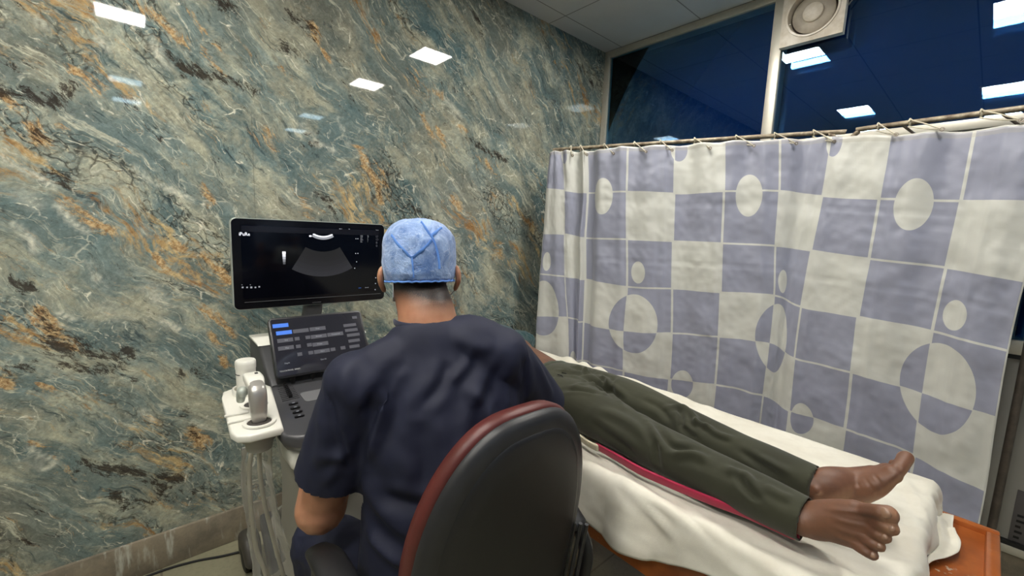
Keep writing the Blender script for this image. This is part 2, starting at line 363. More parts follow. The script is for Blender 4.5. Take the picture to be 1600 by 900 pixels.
# feature list measured on the photograph's wall: (px points, width m, kind, strength)
FEAT = [
 ([(230,15),(262,45),(290,66)], .022, 'g', 1.1), ([(318,82),(335,102),(352,118)], .018, 'g', 1.0), ([(118,112),(140,135),(158,150)], .02, 'g', 1.1),
 ([(5,150),(18,163),(34,174)], .018, 'g', 1.2), ([(48,195),(62,215),(76,222)], .022, 'r', 1.4), ([(88,196),(108,200)], .012, 'g', 1.1), ([(40,92),(72,100)], .014, 'g', .8),
 ([(180,62),(212,80)], .014, 'g', .9), ([(300,20),(322,50),(345,72)], .02, 'g', .7), ([(410,30),(425,52)], .016, 'g', 1.0), ([(440,105),(455,120)], .014, 'g', .9), ([(488,40),(496,62)], .02, 'r', 1.0),
 ([(505,80),(515,95)], .016, 'g', 1.2), ([(560,232),(572,262),(588,285)], .022, 'g', 1.0), ([(590,290),(596,318)], .02, 'r', 1.1), ([(640,110),(662,135),(690,150)], .03, 'g', .8),
 ([(660,180),(676,215)], .018, 'g', .9), ([(682,200),(694,228)], .022, 'g', 1.1), ([(720,195),(730,205)], .02, 'g', 1.2), ([(598,270),(603,292)], .02, 'r', .9),
 ([(760,250),(780,275)], .035, 'g', .7), ([(770,310),(775,330)], .04, 'g', .6), ([(745,240),(760,262)], .02, 'g', .8), ([(706,310),(718,325)], .025, 'g', 1.0), ([(555,330),(570,345)], .02, 'g', .9),
 ([(100,312),(125,330),(150,348),(172,360)], .025, 'g', 1.0), ([(160,350),(172,360)], .014, 'g', 1.2), ([(0,390),(20,402),(32,412)], .022, 'g', 1.0), ([(245,395),(252,415),(268,430)], .02, 'g', 1.2), ([(270,380),(285,390)], .016, 'g', 1.1),
 ([(318,400),(340,418),(362,440)], .02, 'g', 1.0), ([(60,488),(75,505),(85,518)], .024, 'r', 1.5), ([(20,522),(45,528)], .014, 'g', 1.1), ([(98,528),(118,542)], .018, 'g', 1.2), ([(325,482),(345,505),(362,525)], .04, 'g', .6),
 ([(330,525),(355,535)], .02, 'g', .7), ([(345,560),(352,572)], .018, 'g', 1.2), ([(225,578),(252,592)], .016, 'g', .9), ([(0,595),(15,605)], .018, 'g', 1.1), ([(60,600),(80,605)], .015, 'g', .8),
 ([(300,675),(318,700)], .03, 'r', 1.0), ([(280,728),(295,730)], .016, 'g', .9), ([(335,728),(345,732)], .02, 'g', .9), ([(250,785),(265,795)], .016, 'g', .8), ([(50,690),(90,718)], .01, 'g', .7),
 ([(310,60),(330,95)], .012, 'g', .8), ([(312,165),(322,185),(345,215)], .03, 'g', .6), ([(318,292),(332,318)], .02, 'g', 1.1), ([(410,200),(425,230)], .035, 'g', .6), ([(460,290),(470,310),(480,330)], .03, 'g', .6),
 ([(258,85),(280,108),(330,118),(365,128),(400,140)], .03, 'd', 1.0), ([(0,142),(30,150),(50,160)], .028, 'd', 1.0), ([(85,160),(100,140),(118,138)], .024, 'd', .9), ([(200,165),(230,180),(250,215)], .028, 'd', .7),
 ([(340,0),(370,8)], .04, 'd', .9), ([(455,28),(490,45)], .03, 'd', .8), ([(440,75),(470,85),(490,100)], .03, 'd', .8), ([(80,272),(100,285)], .03, 'd', 1.1), ([(20,438),(45,450)], .022, 'd', 1.0), ([(10,95),(25,105)], .02, 'd', .9),
 ([(85,538),(120,545),(160,555),(200,552)], .035, 'd', 1.1), ([(100,570),(150,580),(190,575)], .03, 'd', .9), ([(15,580),(40,572)], .028, 'd', 1.0), ([(290,580),(320,585)], .028, 'd', .9),
 ([(190,585),(210,592)], .02, 'd', .8), ([(130,728),(200,735),(240,745),(280,750)], .03, 'd', 1.0), ([(180,770),(200,790),(240,782)], .03, 'd', .9), ([(230,750),(260,770),(300,775)], .03, 'd', .9), ([(285,650),(305,665)], .025, 'd', .8),
 ([(20,845),(80,842)], .02, 'd', .7), ([(60,790),(75,805)], .02, 'd', .7), ([(540,130),(560,170)], .02, 'd', .7), ([(620,130),(640,165),(660,175)], .02, 'd', .7), ([(700,130),(740,170)], .03, 'd', .6), ([(730,215),(760,235),(790,252)], .03, 'd', .9),
 ([(640,320),(680,350)], .03, 'd', .8), ([(500,305),(530,335)], .03, 'd', .8), ([(480,210),(500,235)], .03, 'd', .7), ([(740,20),(760,60)], .03, 'd', .6), ([(900,90),(925,130)], .04, 'd', .7), ([(870,160),(880,200)], .03, 'd', .6),
 ([(0,245),(30,262),(62,278),(85,292)], .007, 'p', 1.0), ([(20,350),(50,375),(55,392)], .008, 'p', .9), ([(145,430),(150,440),(168,448)], .008, 'p', 1.0), ([(210,262),(235,282),(300,312)], .008, 'p', .9),
 ([(90,320),(110,345),(135,362)], .008, 'p', .9), ([(140,410),(158,432)], .008, 'p', .9), ([(90,488),(115,498)], .006, 'p', 1.1), ([(250,500),(280,515)], .006, 'p', 1.0), ([(300,658),(345,672)], .006, 'p', 1.0), ([(65,735),(85,725)], .006, 'p', 1.0),
 ([(55,22),(70,45)], .01, 'p', .8), ([(155,60),(165,75)], .01, 'p', .8), ([(235,60),(260,105)], .014, 'p', .7), ([(30,300),(55,320)], .02, 'p', .4), ([(530,185),(545,225)], .01, 'p', .9), ([(475,195),(495,225),(520,235)], .012, 'p', .9),
 ([(165,480),(200,500)], .02, 'p', .5), ([(235,450),(250,470)], .025, 'p', .5), ([(60,730),(40,722)], .02, 'p', .3), ([(220,640),(240,655)], .008, 'p', .9), ([(45,698),(60,712),(90,718)], .006, 'p', .9), ([(205,360),(240,365)], .02, 'p', .3),
 ([(690,150),(715,180)], .02, 'p', .5), ([(780,150),(800,180)], .02, 'p', .4), ([(230,640),(245,665)], .02, 'g', .5), ([(105,735),(130,760)], .03, 'g', .45),
]
def build_wall_left():
    y0, y1, z0, z1 = RB, RL, .145, RH; s = .012
    ny, nz = int((y1-y0)/s), int((z1-z0)/s)
    Y, Z = np.meshgrid(np.linspace(y0, y1, ny+1), np.linspace(z0, z1, nz+1), indexing='ij')
    co = np.stack([np.zeros_like(Y), Y, Z], -1).reshape(-1, 3)
    idx = np.arange((ny+1)*(nz+1)).reshape(ny+1, nz+1)
    F = np.stack([idx[:-1, :-1], idx[1:, :-1], idx[1:, 1:], idx[:-1, 1:]], -1).reshape(-1, 4)
    me = bpy.data.meshes.new('wall_left'); me.from_pydata(co.tolist(), [], F.tolist())
    ch = {k: np.zeros(len(co)) for k in 'gdp'}; P2 = co[:, 1:]
    ang = math.radians(-42); ux = np.array([math.cos(ang), math.sin(ang)])
    for pts, wd, k, st in FEAT:
        Q = np.array([[onp(x, y, 0, 0).y, onp(x, y, 0, 0).z] for x, y in pts])
        if k in 'gr': Q = crom(Q, 4)
        best = np.full(len(co), 1e9)
        for a, b in zip(Q, Q[1:]):
            ab = b-a; t = np.clip(((P2-a)@ab)/max(ab@ab, 1e-9), 0, 1); best = np.minimum(best, np.linalg.norm(P2-(a+t[:, None]*ab), axis=1))
        v = st*np.exp(-(best/wd)**2)
        if k == 'r': ch['g'] = np.maximum(ch['g'], v); ch['d'] = np.maximum(ch['d'], v*.6)
        else: ch[k] = np.maximum(ch[k], v)
    for k, n in (('g', 'ochre'), ('d', 'umber'), ('p', 'pale')):
        a = me.attributes.new(n, 'FLOAT', 'POINT'); a.data.foreach_set('value', ch[k].astype(np.float32))
    o = link_mesh('wall_left', me, M_marble, None, False, origin=False); o['kind'] = 'structure'
build_wall_left()
M_paint = mat('white_emulsion', srgb(205, 205, 200), .7, var=.06, vscale=3, bump=.1, bscale=60)
M_alu = mat('brushed_aluminium', srgb(205, 200, 186), .38, metal=.35, var=.1, vscale=14, rvar=.2)
M_gask = mat('rubber_gasket', srgb(28, 28, 28), .6)
M_lamp = None
# ceiling with tile joints
def ceiling_mat():
    t = NT('ceiling_board'); b = t.b; b.inputs['Roughness'].default_value = .8
    tc = t.add('ShaderNodeTexCoord'); sp = t.add('ShaderNodeSeparateXYZ'); t.lk(tc.outputs['Object'], sp.inputs[0])
    def line(sock, off, per):
        m = t.math('ABSOLUTE', t.math('SUBTRACT', t.math('FRACT', t.math('ADD', t.math('DIVIDE', t.math('SUBTRACT', sock, off), per), 100.5)), .5))
        return t.math('LESS_THAN', m, .0035/per)
    l = t.math('MAXIMUM', line(sp.outputs[0], .14, .57), line(sp.outputs[1], 2.07, .60))
    f, _ = t.noise(tc.outputs['Object'], 5, 4)
    c = t.mix(f, srgb(196, 196, 194), srgb(210, 210, 208)); c = t.mix(l, c, srgb(138, 136, 134)); t.lk(c, b.inputs['Base Color'])
    t.bump(t.math('MULTIPLY', l, -1.0), .5, .004); return t.m
bm = NB(); bx(bm, (-.02, RB, RH), (RW, RL+.085, RH+.04)); struct('ceiling', bm, ceiling_mat(), smooth=False)
def floor_mat():
    t = NT('polished_stone_floor'); b = t.b; b.inputs['Roughness'].default_value = .32
    tc = t.add('ShaderNodeTexCoord'); br = t.add('ShaderNodeTexBrick'); t.lk(tc.outputs['Object'], br.inputs['Vector'])
    br.offset = 0.0; br.inputs['Scale'].default_value = 1; br.inputs['Brick Width'].default_value = .56; br.inputs['Row Height'].default_value = .56
    br.inputs['Mortar Size'].default_value = .004; br.inputs['Color1'].default_value = srgb(140, 136, 112); br.inputs['Color2'].default_value = srgb(128, 128, 108); br.inputs['Mortar'].default_value = srgb(92, 84, 70)
    f, _ = t.noise(tc.outputs['Object'], 5, 8, .65); g, _ = t.noise(tc.outputs['Object'], 60, 4, .6)
    c = t.mix(t.ramp(f, [(.35, .0), (.7, .45)]), br.outputs[0], srgb(166, 158, 130)); c = t.mix(t.ramp(g, [(.5, 0.), (.75, .3)]), c, srgb(88, 88, 76))
    t.lk(c, b.inputs['Base Color']); return t.m
bm = NB(); bx(bm, (-.02, RB, -.04), (RW, RL+.02, 0)); struct('floor', bm, floor_mat(), smooth=False)
# cement skirting on the marble wall
def skirt_mat():
    t = NT('stained_cement_skirting'); b = t.b; b.inputs['Roughness'].default_value = .55
    tc = t.add('ShaderNodeTexCoord'); f, _ = t.noise(tc.outputs['Object'], 9, 8, .68)
    mp = t.add('ShaderNodeMapping'); mp.inputs['Scale'].default_value = (30, 30, 5); t.lk(tc.outputs['Object'], mp.inputs['Vector']); g, _ = t.noise(mp.outputs[0], 1, 4, .6)
    c = t.mix(t.ramp(f, [(.35, 0.), (.65, 1.)]), srgb(150, 138, 118), srgb(112, 104, 90)); c = t.mix(t.ramp(g, [(.58, 0.), (.70, .7)]), c, srgb(196, 196, 184))
    t.lk(c, b.inputs['Base Color']); t.bump(f, .3, .006); return t.m
M_skirt = skirt_mat()
bm = NB(); bx(bm, (-.01, RB, 0), (.012, RL, .15), .003); struct('baseboard_left', bm, M_skirt)
bm = NB(); bx(bm, (0, RL-.012, 0), (RW, RL+.02, .15), .003); struct('baseboard_far', bm, M_skirt)
bm = NB(); bx(bm, (-.02, RB-.04, 0), (RW, RB, RH)); struct('wall_back', bm, M_marble, smooth=False)
# dark film glass panes
def glass_mat():
    t = NT('dark_blue_window_film'); b = t.b
    b.inputs['Base Color'].default_value = srgb(22, 50, 92); b.inputs['Roughness'].default_value = .015; b.inputs['IOR'].default_value = 2.3
    b.inputs['Specular Tint'].default_value = (.55, .8, 1, 1)
    tc = t.add('ShaderNodeTexCoord'); f, _ = t.noise(tc.outputs['Object'], 3, 2); t.bump(f, .012, .002); return t.m
M_glass = glass_mat()
def clear_mat():
    t = NT('blue_tinted_glass'); t.n.remove(t.b); out = t.n['Material Output']
    tr = t.add('ShaderNodeBsdfTransparent'); tr.inputs[0].default_value = (.62, .80, .95, 1); gl = t.add('ShaderNodeBsdfGlossy'); gl.inputs['Roughness'].default_value = .01; gl.inputs[0].default_value = (.75, .92, 1, 1)
    fr = t.add('ShaderNodeFresnel'); fr.inputs[0].default_value = 1.6; mx = t.add('ShaderNodeMixShader'); t.lk(fr.outputs[0], mx.inputs[0]); t.lk(tr.outputs[0], mx.inputs[1]); t.lk(gl.outputs[0], mx.inputs[2]); t.lk(mx.outputs[0], out.inputs[0]); return t.m
M_clear = clear_mat()
M_lam = mat('grey_laminate_panel', srgb(158, 155, 148), .45, var=.06, vscale=5)
bm = NB(); bx(bm, (-.02, RL+.0, .15), (RW+.04, RL+.03, 1.0)); struct('wall_far', bm, M_lam, smooth=False)
def trim(n, lo, hi, bev=.004, m=None):
    bm = NB(); bx(bm, lo, hi, bev); return struct('trim_%d' % n, bm, m or M_alu)
T0, T1 = RL-.03, RL+.085
trim(1, (0, T0, RH-.045), (RW, T1, RH)); trim(2, (0, T0-.002, .15), (.045, T1, RH)); trim(3, (1.125, T0-.003, 1.0), (1.180, T1, RH-.04))
trim(4, (0, T0, .99), (RW, T1, 1.05)); trim(5, (0, T0+.005, 1.915), (RW, T1, 1.958)); trim(6, (2.09, T0-.003, .15), (2.14, T1, RH-.04))
trim(7, (0, T0, .15), (RW, T1, .185)); trim(8, (0, T0+.004, .185), (RW, T1, .20), 0, M_gask); trim(9, (0, T0+.004, .972), (RW, T1, .99), 0, M_gask)
trim(10, (0, RL-.006, 1.885), (RW, T1, 1.916), 0, M_lam)
for i, (a, b_, z0, z1) in enumerate([(.045, 1.125, 1.958, 2.705), (1.18, 2.09, 1.958, 2.705), (2.14, RW, 1.958, 2.705), (.045, 1.125, 1.05, 1.885), (1.18, 2.09, 1.05, 1.885), (2.14, RW, 1.05, 1.885)]):
    bm = NB(); bx(bm, (a-.004, RL+.062, z0-.004), (b_+.004, RL+.070, z1+.004)); struct('window_%d' % (i+1), bm, M_glass, smooth=False)
    bm = NB(); bx(bm, (a-.004, RL-.014, z0-.004), (b_+.004, RL-.010, z1+.004)); struct('window_%d' % (i+11), bm, M_clear, smooth=False)
# right wall: painted below, dark glazing above
bm = NB(); bx(bm, (RW, RB, 0), (RW+.04, RL+.03, 1.0)); struct('wall_right', bm, M_paint, smooth=False)
bm = NB(); bx(bm, (RW, RB, 1.0), (RW+.02, RL+.03, RH)); struct('window_7', bm, M_glass, smooth=False)
for i, y in enumerate((-1.66, -.4, .9, 2.2)): trim(11+i, (RW-.02, y, 0), (RW+.01, y+.05, RH))

q0, q1 = onp(1589, 772, 1, RL-.002), onp(1597, 858, 1, RL-.002)
bm = NB(); bx(bm, (q0.x, RL-.003, q1.z), (q0.x+.07, RL, q0.z+.02), .0005)
stk = thing('panel_sticker', 'small dark-grey sticker on the grey partition panel at the right edge', 'sticker', (q0.x+.035, RL-.003, q1.z))
obj('sticker_plate', bm, mat('sticker_grey', srgb(96, 92, 92), .4), stk)
for k, h in enumerate((.014, .010, .013, .009, .014, .011)):
    bm = NB(); zz = q1.z+.012+k*.024; bx(bm, (q0.x+.012, RL-.0042, zz), (q0.x+.012+h*1.6, RL-.003, zz+.010)); obj('printed_mark', bm, mat('sticker_print_%s' % 'abcdef'[k], srgb(24, 24, 26), .5), stk, smooth=False)

# ------------------------------------------------------------ ceiling lights
def emis(name, c, s):
    t = NT(name); t.b.inputs['Base Color'].default_value = (.8, .8, .8, 1); t.b.inputs['Emission Color'].default_value = c; t.b.inputs['Emission Strength'].default_value = s; return t.m
M_emit = emis('led_diffuser', (1.0, .965, .90, 1), LIGHT_EMIT)
LG = 'square ceiling light panels'
lights = [(1.0, 1.79, 0), (2.03, 1.71, 0), (1.97, 0.0, 0), (1.0, 0.0, 0), (1.0, -1.1, 0), (1.97, -1.1, 0)]  # last two are unseen fill panels added behind the camera to brighten the room
names = ['square white ceiling light panel near the glazed wall, on the marble wall side', 'square white ceiling light panel near the glazed wall, on the camera side',
         'square white ceiling light panel over the camera, away from the marble wall', 'square white ceiling light panel above the scanner side of the camera',
         'added unseen fill light panel behind the camera, on the marble wall side', 'added unseen fill light panel behind the camera, away from the marble wall']
for (x, y, _), nm in zip(lights, names):
    r = thing('ceiling_light', nm, 'light', (x, y, RH-.02), 0)
    bm = NB()
    for a in range(4):
        M = Matrix.Rotation(a*PI/2, 3, 'Z'); box(bm, Vector((x, y, RH-.008))+M@V(0, .128, 0), (.27, .014, .016), .002, M)
    obj('frame', bm, M_alu, r)
    bm = NB(); bx(bm, (x-.123, y-.123, RH-.012), (x+.123, y+.123, RH-.002)); obj('diffuser', bm, M_emit, r, smooth=False)

# ------------------------------------------------------------ exhaust fan
M_fan = mat('cream_fan_plastic', srgb(222, 214, 200), .38, var=.12, vscale=18, col2=srgb(196, 184, 164))
M_dirt = mat('dusty_fan_blade', srgb(176, 166, 150), .6, var=.3, vscale=14)
M_hole = mat('fan_gap', srgb(52, 40, 32), .8)
M_wire_g = mat('grey_cable', srgb(120, 122, 124), .5)
fx, fz = 1.318, 2.575; fy = RL-.03
fan = thing('exhaust_fan', 'square cream exhaust fan with a round drum, high on the mullion of the dark glazing', 'fan', (fx, RL-.03, fz-.14))
bm = NB(); M = Matrix.Identity(3)
# square housing with round opening
n = 48; outer = []; inner = []
for k in range(n):
    a = 2*PI*k/n; c, s_ = math.cos(a), math.sin(a); q = .138/max(abs(c), abs(s_)); outer.append((c*q, s_*q)); inner.append((c*.112, s_*.112))
ringsY = [(outer, -.0), (outer, -.038), (inner, -.045), ([(x*.93, y*.93) for x, y in inner], -.030), ([(x*.9, y*.9) for x, y in inner], .0)]
RR = [[bm.verts.new((fx+x, fy+yy, fz+z)) for x, z in R_] for R_, yy in ringsY]
for a, b_ in zip(RR, RR[1:]):
    for k in range(n): bm.faces.new((a[k], a[(k+1) % n], b_[(k+1) % n], b_[k]))
obj('housing', bm, M_fan, fan)
bm = NB(); lathe(bm, (fx, fy-.044, fz), (0, -1, 0), [(0, .118), (.004, .117), (.004, .108), (0, .107)], 48, False); obj('ring', bm, M_fan, fan)
bm = NB(); cyl(bm, (fx, fy-.002, fz), (fx, fy+.006, fz), .104, seg=48); obj('backing', bm, M_hole, fan)
bm = NB(); lathe(bm, (fx, fy-.012, fz), (0, -1, 0), [(0, .093), (.006, .094), (.012, .088), (.016, .06), (.014, .044)], 48); obj('shutter_disc', bm, M_dirt, fan)
bm = NB(); lathe(bm, (fx, fy-.024, fz), (0, -1, 0), [(0, .046), (.014, .044), (.022, .034), (.025, .0)], 40); obj('hub', bm, M_fan, fan)
for a in (200, 20): 
    bm = NB(); ell(bm, (fx+.1*math.cos(math.radians(a)), fy-.043, fz+.1*math.sin(math.radians(a))), (.004, .003, .004), seg=10); obj('screw', bm, M_alu, fan)
bm = NB(); tube(bm, [(fx+.14, fy-.01, fz+.11), (fx+.165, fy-.012, fz+.09), (fx+.17, fy-.012, fz+.04), (fx+.14, fy-.012, fz-.01)], .003); obj('cable', bm, M_wire_g, fan)

# ------------------------------------------------------------ privacy screens and curtain
M_rod = mat('ivory_painted_tube', srgb(176, 164, 140), .45, var=.45, vscale=30, col2=srgb(104, 88, 70), metal=.1)
M_leg = mat('worn_brown_tube', srgb(92, 84, 76), .4, metal=.4, var=.4, vscale=20)
M_rub = mat('black_rubber', srgb(22, 22, 22), .7)
P0 = V(.257, 1.940, 0); P1 = V(1.540, 2.406, 0); P2 = V(2.197, 2.385, 0); ZR = 1.914
def stand(a, b, label):
    r = thing('curtain_stand', label, 'stand', (a+b)/2, math.atan2((b-a).y, (b-a).x), 'tubular privacy screen stands')
    t = (b-a).normalized(); nrm = V(-t.y, t.x, 0); zt = ZR; R = .058
    pts = []
    for k in range(5): q = PI/2*k/4; pts.append(a+t*(R-R*math.cos(q))+V(0, 0, zt-R+R*math.sin(q)))
    for k in range(5): q = PI/2*k/4; pts.append(b-t*(R-R*math.sin(q))+V(0, 0, zt-R+R*math.cos(q)))
    bm = NB(); tube(bm, [pts[0]-V(0, 0, .05)]+pts+[pts[-1]-V(0, 0, .05)], .0105, n=2); obj('top_rail', bm, M_rod, r)
    for e in (a, b):
        bm = NB(); cyl(bm, e+V(0, 0, .06), e+V(0, 0, zt-R-.04), .0125, seg=14); lg = obj('upright', bm, M_leg, r)
        bm = NB(); cyl(bm, e-nrm*.055+V(0, 0, .035), e+nrm*.055+V(0, 0, .035), .012, seg=12); cyl(bm, e+V(0,0,.03), e+V(0, 0, .08), .016, seg=12); ft = obj('foot', bm, M_leg, r)
        for s_ in (-1, 1):
            bm = NB(); cyl(bm, e+nrm*.05*s_, e+nrm*.05*s_+V(0, 0, .03), .014, seg=12); obj('rubber_cap', bm, M_rub, ft)
    bm = NB(); cyl(bm, a+V(0, 0, .2), b+V(0, 0, .2), .009, seg=10); obj('lower_rail', bm, M_leg, r)
    L = (b-a).length
    for s_ in (.28, .72):
        c = a+t*L*s_; bm = NB(); cyl(bm, c+V(0, 0, zt-.006), c+t*.07+nrm*.02+V(0, 0, zt-.075), .005, seg=8); obj('brace', bm, M_leg, r)
    return r
stand(P0, P1, 'long ivory tubular screen stand whose rail starts beside the marble wall')
stand(P1+V(.05, 0, 0), P2, 'short ivory tubular screen stand beside the grey partition, on the right')
G = [[(-0.026, 1.863), (-0.035, 1.658), (-0.041, 1.406), (-0.049, 1.171), (-0.056, 0.916), (-0.055, 0.70)],
[(0.048, 1.87), (0.073, 1.649), (0.088, 1.407), (0.106, 1.168), (0.137, 0.934), (0.156, 0.69)],
[(0.184, 1.862), (0.203, 1.637), (0.204, 1.39), (0.219, 1.159), (0.224, 0.915), (0.23, 0.69)],
[(0.41, 1.87), (0.421, 1.639), (0.44, 1.393), (0.459, 1.142), (0.459, 0.901), (0.476, 0.682)],
[(0.639, 1.866), (0.653, 1.63), (0.667, 1.393), (0.684, 1.153), (0.701, 0.922), (0.709, 0.678)],
[(0.857, 1.866), (0.877, 1.635), (0.891, 1.393), (0.907, 1.159), (0.919, 0.942), (0.926, 0.700)],
[(1.078, 1.862), (1.099, 1.635), (1.109, 1.392), (1.127, 1.166), (1.132, 0.943), (1.132, 0.69)],
[(1.27, 1.86), (1.262, 1.612), (1.245, 1.378), (1.234, 1.127), (1.234, 0.89), (1.24, 0.643)],
[(1.469, 1.841), (1.466, 1.594), (1.462, 1.356), (1.456, 1.117), (1.462, 0.882), (1.468, 0.637)],
[(1.694, 1.83), (1.69, 1.58), (1.681, 1.339), (1.674, 1.098), (1.675, 0.854), (1.683, 0.604)],
[(1.905, 1.82), (1.892, 1.568), (1.872, 1.311), (1.866, 1.071), (1.869, 0.832), (1.877, 0.563)]]
G = [[(a*1.06, 1.4+(b_-1.4)*1.06) for a, b_ in c+[(c[-1][0], c[-1][1]-.24)]] for c in G]
LP = (P1-P0).length
_t1 = math.atan2((P1-P0).y, (P1-P0).x); _t2 = math.atan2((P2-P1).y, (P2-P1).x)
def _ang(s):
    q = min(1, max(0, (s-LP+.07)/.14)); return _t1+(_t2-_t1)*q*q*(3-2*q)
_N = 500; _S = [-.1+2.4*k/_N for k in range(_N+1)]; _Q = [P0+V(math.cos(_t1), math.sin(_t1), 0)*(-.1)]
for k in range(_N): _a = _ang((_S[k]+_S[k+1])/2); _Q.append(_Q[-1]+V(math.cos(_a), math.sin(_a), 0)*(2.4/_N))
def on_smooth(s, off=0.0, z=0.0):
    f = (s+.1)/2.4*_N; k = max(0, min(_N-1, int(f))); p = _Q[k].lerp(_Q[k+1], f-k); a = _ang(s); return p+V(math.sin(a), -math.cos(a), 0)*off+V(0, 0, z)
def on_rod(s, off=0.0, z=0.0):
    if s <= LP: t = (P1-P0).normalized(); p = P0+t*s
    else: t = (P2-P1).normalized(); p = P1+t*(s-LP)
    if abs(s-LP) < .05: t = (P2-P0).normalized()
    return p+V(t.y, -t.x, 0)*off+V(0, 0, z)
def curtain():
    NU, NV = 26, 20
    Ga = np.array(G)                                   # 11 x 7 x 2
    cols = crom(Ga.reshape(11, -1), NU).reshape(-1, 7, 2)
    full = np.array([crom(c, NV) for c in cols])       # (10NU+1, 6NV+1, 2)
    nu, nv = full.shape[:2]; co = []; uv = []
    ph = [0, 1.3, 2.1, 4.0]
    for i in range(nu):
        u = i/NU
        for j in range(nv):
            v = j/NV; s, z = full[i, j]
            soft = min(1, v/1.2)
            d = .012*math.sin(u*2.6+.4)+.009*math.sin(u*5.3+1.2+.15*v)
            d += .006*math.sin(u*11.3+.5*math.sin(v*.8))*(1-.5*soft)
            d += .032*math.exp(-((u-1.93+.02*v)/.10)**2) - .045*math.exp(-((u-2.12)/.13)**2)    # the deep tuck
            d += .022*math.exp(-((u-.55-.03*v)/.3)**2)*.8
            d -= .008*math.exp(-((u-6.93+.05*v)/.10)**2); d += .010*math.exp(-((u-7.12)/.16)**2)
            d += .020*math.exp(-((u-7.75)/.22)**2)*(.4+.5*v/3)
            for uu, aa in ((2.86, .006), (3.78, .006), (4.86, .007), (5.72, .006), (8.2, .008), (9.35, .010), (9.1, -.006)): d += aa*math.exp(-((u-uu)/.07)**2)
            # hung from ties: scallops at the hem
            tie = abs(((u*1.02+.35) % .82)-.41)/.41
            z2 = z-.007*math.exp(-v*5)*(1-tie)
            d += .006*math.exp(-v*2.2)*math.cos((u*1.02+.35)/.82*2*PI)
            d += .0035*noise.noise(Vector((u*2.2, v*2.4, .3)))*2+.0016*noise.noise(Vector((u*9, v*9, 4.1)))*2
            d -= .0028*math.exp(-((v-1.22+.02*math.sin(u))/.02)**2)+.0025*math.exp(-((v-2.45)/.02)**2)
            p = on_smooth(s, .046+max(d, -.026), z2)
            co.append(p[:]); uv.append((u, v))
    idx = np.arange(nu*nv).reshape(nu, nv)
    F = np.stack([idx[:-1, :-1], idx[:-1, 1:], idx[1:, 1:], idx[1:, :-1]], -1).reshape(-1, 4)
    me = bpy.data.meshes.new('privacy_curtain'); me.from_pydata(co, [], F.tolist())
    ul = me.uv_layers.new(name='weave'); uvv = np.array(uv, np.float32)[F.ravel()]; ul.data.foreach_set('uv', uvv.ravel())
    return me
def curtain_mat():
    t = NT('lilac_checked_curtain'); b = t.b; b.inputs['Roughness'].default_value = .36; b.inputs['Sheen Weight'].default_value = .1; b.inputs['Specular IOR Level'].default_value = .5
    uvn = t.add('ShaderNodeUVMap', uv_map='weave'); sp = t.add('ShaderNodeSeparateXYZ'); t.lk(uvn.outputs[0], sp.inputs[0]); u, v = sp.outputs[0], sp.outputs[1]
    m = t.math; cu, rv = m('FLOOR', u), m('FLOOR', v)
    eq = lambda x, k: m('COMPARE', x, float(k), .1)
    idx = m('SUBTRACT', m('ADD', 1.0, eq(rv, 3)), m('ADD', eq(rv, 1), eq(rv, 4)))
    cm = m('MODULO', m('ADD', m('SUBTRACT', cu, idx), 6.0), 3.0); base = m('LESS_THAN', cm, .5)
    inside = None
    for (a, bb, ru, rr) in ((.19, 3.83, .52, .68), (2.45, 1.08, .235, .40), (.25, 2.68, .16, .23), (1.29, 5.08, .24, .30), (1.08, .10, .17, .24)):
        du = m('SUBTRACT', m('MODULO', m('ADD', m('SUBTRACT', u, a), 4.5), 3.0), 1.5)
        e = m('ADD', m('POWER', m('ABSOLUTE', m('DIVIDE', du, ru)), 2.0), m('POWER', m('ABSOLUTE', m('DIVIDE', m('SUBTRACT', v, bb), rr)), 2.0))
        q = m('LESS_THAN', e, 1.0); inside = q if inside is None else m('MAXIMUM', inside, q)
    x = m('ABSOLUTE', m('SUBTRACT', base, inside))
    fu = m('SUBTRACT', .5, m('ABSOLUTE', m('SUBTRACT', m('FRACT', u), .5))); fv = m('SUBTRACT', .5, m('ABSOLUTE', m('SUBTRACT', m('FRACT', v), .5)))
    line = m('MAXIMUM', m('LESS_THAN', fu, .022), m('LESS_THAN', fv, .018)); line = m('MULTIPLY', line, m('SUBTRACT', 1.0, inside))
    cream = m('MAXIMUM', x, line)
    tc = t.add('ShaderNodeTexCoord'); f, _ = t.noise(tc.outputs['Object'], 7, 5, .6)
    lil = t.mix(f, srgb(144, 146, 163), srgb(153, 156, 172)); crm = t.mix(f, srgb(196, 196, 188), srgb(206, 206, 199))
    c = t.mix(cream, lil, crm)
    hem = m('LESS_THAN', v, .10); c = t.mix(m('MULTIPLY', hem, .35), c, srgb(170, 165, 150))
    t.lk(c, b.inputs['Base Color']); g, _ = t.noise(tc.outputs['Object'], 26, 5, .6); t.bump(g, .07, .006)
    return t.m
M_cur = curtain_mat()
cur = thing('privacy_curtain', 'checked lilac and cream curtain with pale ellipses hanging behind the bed', 'curtain', (1.2, 2.1, .4))
o = link_mesh('curtain_panel', curtain(), M_cur, cur); md = o.modifiers.new('t', 'SOLIDIFY'); md.thickness = .0012
M_tie = mat('cotton_tie', srgb(206, 198, 176), .85, var=.2, vscale=60)
M_gro = mat('steel_grommet', srgb(140, 130, 120), .35, metal=.8)
